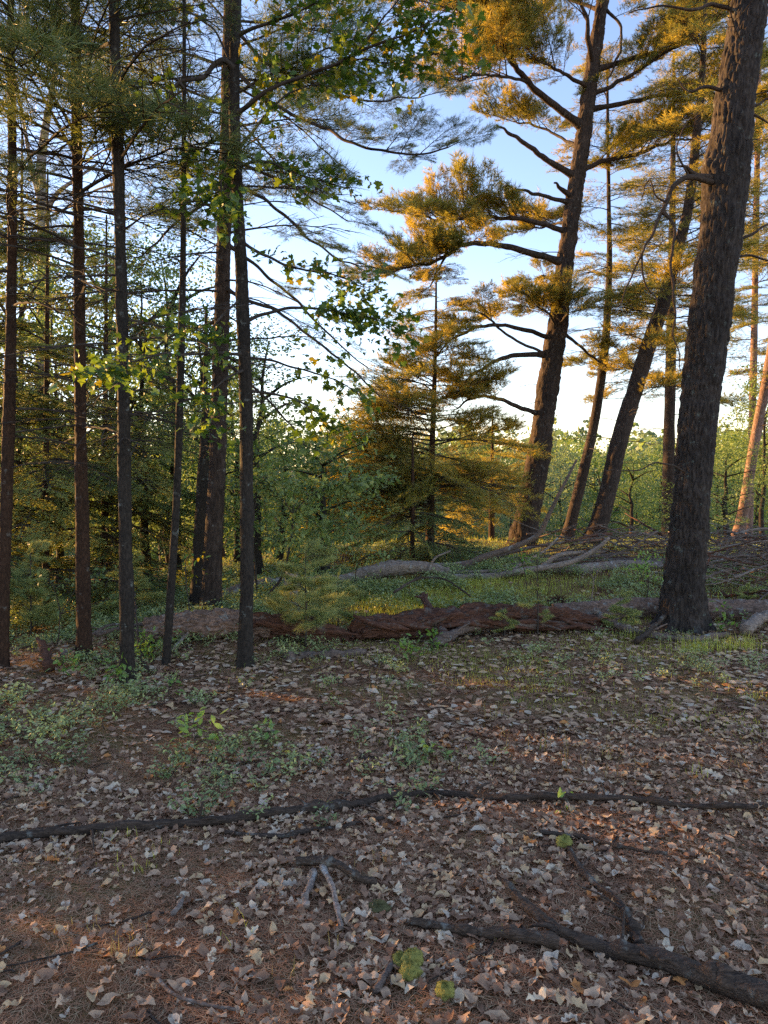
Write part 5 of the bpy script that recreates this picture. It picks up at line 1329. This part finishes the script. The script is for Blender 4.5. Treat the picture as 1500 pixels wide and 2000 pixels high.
# twigs
rngT = np.random.default_rng(44)
mbt = MB()
for i in range(150):
    x, y = visible_pts(1, 1.7, 7.5, 1.2); rngT.random()
    a = rngG.uniform(0, 2 * PI); L = rngG.uniform(0.1, 0.4); n = 6
    t = np.linspace(-0.5, 0.5, n); X = x[0] + math.cos(a) * t * L + rngG.normal(0, 0.01, n); Y = y[0] + math.sin(a) * t * L + rngG.normal(0, 0.01, n)
    C = np.stack([X, Y, terrain(X, Y) + 0.014], -1)
    add_tube(mbt, C, np.linspace(0.004, 0.0015, n) * rngG.uniform(0.7, 1.4), 5)
o = link('twig_litter', mbt.mesh('twig_litter', [M['dead_dark']])); tag(o, 'thin broken twigs scattered through the leaf litter', 'twigs', None, 'stuff')

# ------------------------------------------------------------------ low shrubs, ground cover and grass
def plant_vq(seed, h=0.16, stems=6, leaves=9, ls=0.030):
    rng = np.random.default_rng(seed); mb = MB(); ov = [leaf_vq('simple', c, f) for c, f in ((-0.3, 0.2), (0.2, 0.3))]
    for s in range(stems):
        a = rng.uniform(0, 2 * PI); e = np.array([math.cos(a) * h * 0.75, math.sin(a) * h * 0.75, h * rng.uniform(0.5, 1.1)])
        C = spline([np.array([0, 0, -0.01]), e * 0.5 + [0, 0, h * 0.12], e], 5); add_tube(mb, C, np.linspace(0.0018, 0.0008, 5), 3, 1, False)
        for q in range(leaves):
            t = rng.uniform(0.3, 1.0); p = C[min(4, int(t * 4))] + rng.normal(0, 0.014, 3)
            x = unit(rng.normal(size=3) * [1, 1, 0.4]); V, Q = ov[q % 2]
            mb.add((V * ls * rng.uniform(0.7, 1.3)) @ rot_from(x, unit(np.array([0, 0, 1.0]) + rng.normal(0, 0.35, 3))).T + p, Q, 0)
    return mb
def plant_small(seed, h=0.16, stems=6, leaves=7, ls=0.036):
    """the same plant with two-faced leaves, for the mass of undergrowth"""
    rng = np.random.default_rng(seed); V = []; F = []
    for s in range(stems):
        a = rng.uniform(0, 2 * PI); e = np.array([math.cos(a) * h * 0.75, math.sin(a) * h * 0.75, h * rng.uniform(0.5, 1.1)])
        mid = e * 0.5 + np.array([0, 0, h * 0.12]); n0 = len(V); sv = np.array([-math.sin(a), math.cos(a), 0]) * 0.0018
        V += [-sv, sv, mid + sv * 0.7, mid - sv * 0.7, e]; F += [(n0, n0 + 1, n0 + 2, 1), (n0, n0 + 2, n0 + 3, 1), (n0 + 3, n0 + 2, n0 + 4, 1)]
        for q in range(leaves):
            t = rng.uniform(0.3, 1.0); p = (mid * 2 * t if t < 0.5 else mid + (e - mid) * (2 * t - 1)) + rng.normal(0, 0.014, 3)
            M3 = rot_from(unit(rng.normal(size=3) * [1, 1, 0.4]), unit(np.array([0, 0, 1.0]) + rng.normal(0, 0.35, 3))); k = ls * rng.uniform(0.7, 1.3); n0 = len(V)
            L4 = np.array([[0, 0, 0], [0.48, 0.25, 0.06], [1, 0, -0.08], [0.48, -0.25, 0.06]]) * k
            V += list(L4 @ M3.T + p); F += [(n0, n0 + 2, n0 + 1, 0), (n0, n0 + 3, n0 + 2, 0)]
    F = np.array(F); mb = MB(); mb.V = [np.array(V)]; mb.n = len(V)
    mb.P = [F[F[:, 3] == 0, :3], F[F[:, 3] == 1, :3]]; mb.I = [0, 1]
    return mb
PV = [plant_vq(600 + i) for i in range(6)]
SV = [plant_small(640 + i) for i in range(8)]
PMESH = [p.mesh('ground_shrub', [M['shrub'], M['twig']], True) for p in PV]
def green_mask(x, y):
    p = np.stack([x, y, 0 * x], -1); u = x / np.maximum(y, 1)
    left = sstep(0.25, -0.35, u) * sstep(2.9, 4.0, y); band = sstep(4.8, 5.8, y) * 0.6 * (1 - sstep(6.1, 6.3, y) * (1 - sstep(7.6, 8.2, y)) * 0.85)
    return np.clip((left * 1.15 + band) * (0.40 + 0.95 * fbm(p * 1.3, 3, 51)), 0, 1)
x, y = visible_pts(14000, 3.0, 15.0, 1.2); keep = rngG.random(len(x)) < green_mask(x, y); x, y = x[keep], y[keep]
P = np.stack([x, y, terrain(x, y)], -1); px, py, dep = project(P)
order = np.argsort(np.where((px > 0) & (px < 1500), dep, 99)); near = order[:44]; rest = order[44:]
GS = 'low shrubs on the forest floor'
SSPOTS = [(380, 1475, 'the bright green seedling'), (520, 1450, 'the small bright seedling'), (60, 1648, 'the left end of the long branch'), (220, 1632, 'the left quarter of the long branch'), (400, 1618, 'the left half of the long branch'), (640, 1587, 'the long branch left of its middle'), (850, 1560, 'the middle of the long branch'), (1250, 1575, 'the right half of the long branch'),
          (60, 1450, 'the left edge of the litter'), (60, 1540, 'the left edge above the long branch'), (170, 1400, 'the bare patch before the second trunk'), (250, 1325, 'the foot of the nearest slim trunk'), (430, 1590, 'the grass tuft on the long branch'), (828, 1490, 'the tiny two leaved seedling'), (700, 1400, 'the open litter at the centre'), (620, 1480, 'the litter right of the small seedling'), (200, 1520, 'the litter left of the bright seedling'), (300, 1560, 'the litter below the bright seedling')]
SSP = np.array([(q[0], q[1]) for q in SSPOTS], float)
for i in near:
    o = link('ground_shrub', PMESH[int(i) % 6], None, P[i]); o.rotation_euler = (0, 0, rngG.uniform(0, 6.28)); sc = rngG.uniform(0.6, 1.15); o.scale = (sc, sc, sc)
    dv = SSP - np.array([px[i], py[i]]); j = int(np.argmin(np.hypot(*dv.T))); ddx, ddy = -dv[j]
    side = ('right of' if ddx > 0 else 'left of') if abs(ddx) > abs(ddy) else ('below' if ddy > 0 else 'above')
    tag(o, '%slow shrub with small oval leaves %s %s' % ('tiny ' if sc < 0.72 else 'spreading ' if sc > 0.98 else '', side, SSPOTS[j][2]), 'shrub', GS)
mb = MB()
for i in rest:
    pv = SV[int(i) % 8]; a = rngG.uniform(0, 6.28); sc = rngG.uniform(0.55, 1.25) * (0.6 if P[i][0] > -0.6 and 4.6 < P[i][1] < 7.6 else 0.75 if P[i][1] < 7.6 else 1.0); ca, sa = math.cos(a) * sc, math.sin(a) * sc
    Rm = np.array([[ca, -sa, 0], [sa, ca, 0], [0, 0, sc]]); n0 = mb.n
    V = np.concatenate(pv.V) @ Rm.T + P[i]; mb.V.append(V); mb.n += len(V)
    for q, mi in zip(pv.P, pv.I):
        mb.P.append(q + n0); mb.I.append(mi)
o = link('undergrowth', mb.mesh('undergrowth', [M['shrub'], M['twig']], True)); tag(o, 'low green undergrowth covering the floor before and behind the logs', 'undergrowth', None, 'stuff')

def blades(x, y, hmin, hmax, w, lean=0.35):
    n = len(x); z = terrain(x, y); a = rngG.uniform(0, 2 * PI, n); h = rngG.uniform(hmin, hmax, n)
    d = np.stack([np.cos(a), np.sin(a), 0 * a], -1); s = np.stack([-np.sin(a), np.cos(a), 0 * a], -1) * w * 0.5
    B = np.stack([x, y, z - 0.01], -1); ln = (rngG.random(n) * lean)[:, None] * h[:, None]
    Mid = B + np.array([0, 0, 1]) * (h * 0.55)[:, None] + d * ln * 0.4; Tp = B + np.array([0, 0, 1]) * h[:, None] + d * ln * 1.5
    V = np.stack([B - s, B + s, Mid + s * 0.8, Mid - s * 0.8, Tp], 1).reshape(-1, 3); k = np.arange(n)[:, None] * 5
    return V, k + np.array([[0, 1, 2, 3]]), k + np.array([[3, 2, 4]])
mb = MB()
def grass(x, y, h0, h1, w, mat):
    V, Q, Tt = blades(x, y, h0, h1, w); n0 = mb.n; mb.V.append(V); mb.P += [Q + n0, Tt + n0]; mb.I += [mat, mat]; mb.n += len(V)
c = at(860, 1000, 9.0)[0]
grass(c + rngG.normal(0, 1.1, 16000), rngG.uniform(7.6, 10.6, 16000), 0.03, 0.10, 0.006, 0)
grass(rngG.uniform(-4, 8, 16000), rngG.uniform(7.6, 17, 16000), 0.03, 0.13, 0.008, 0)
x, y = visible_pts(3500, 3.8, 7.6, 1.2); k = rngG.random(len(x)) < np.clip(0.15 + 0.9 * fbm(np.stack([x, y, 0 * x], -1) * 1.1, 3, 71), 0, 1) * sstep(-0.5, 0.3, x / y); grass(x[k], y[k], 0.03, 0.09, 0.0035, 0)
x, y = visible_pts(2600, 3.6, 7.0, 1.2); k = rngG.random(len(x)) < np.clip(0.1 + 0.9 * fbm(np.stack([x, y, 0 * x], -1) * 1.3, 3, 72), 0, 1); grass(x[k], y[k], 0.03, 0.10, 0.003, 1)
x, y = visible_pts(60000, 3.9, 7.2, 1.2); k = rngG.random(len(x)) < np.clip(0.1 + 1.3 * fbm(np.stack([x, y, 0 * x], -1) * 0.9, 3, 75), 0, 1) * sstep(-0.35, 0.15, x / y); grass(x[k], y[k], 0.012, 0.045, 0.005, 0)
for (a, b, n, h) in [(265, 1700, 26, 0.07), (235, 1640, 20, 0.07), (105, 1685, 16, 0.06), (320, 1660, 18, 0.06), (150, 1830, 18, 0.07), (260, 1850, 20, 0.08), (425, 1590, 18, 0.09), (1018, 1470, 14, 0.24), (1110, 1500, 10, 0.16), (450, 1835, 6, 0.12), (985, 1838, 5, 0.08), (1220, 1510, 12, 0.08), (1350, 1520, 14, 0.08), (1450, 1500, 14, 0.08), (1195, 1480, 12, 0.12), (960, 1405, 20, 0.14), (1360, 1275, 160, 0.2), (1440, 1270, 160, 0.2), (1240, 1250, 100, 0.16), (580, 1930, 5, 0.1), (668, 1850, 4, 0.09), (745, 1690, 14, 0.08)]:
    g = ground_at(a, b); grass(g[0] + rngG.normal(0, 0.05 if h < 0.15 else 0.12, n), g[1] + rngG.normal(0, 0.04, n), h * 0.4, h, 0.004, int(rngG.random() < 0.35))
o = link('grass', mb.mesh('grass', [M['grass'], M['grass_dry']], False)); tag(o, 'short green and dry grass blades behind the log and between the leaves', 'grass', None, 'stuff')
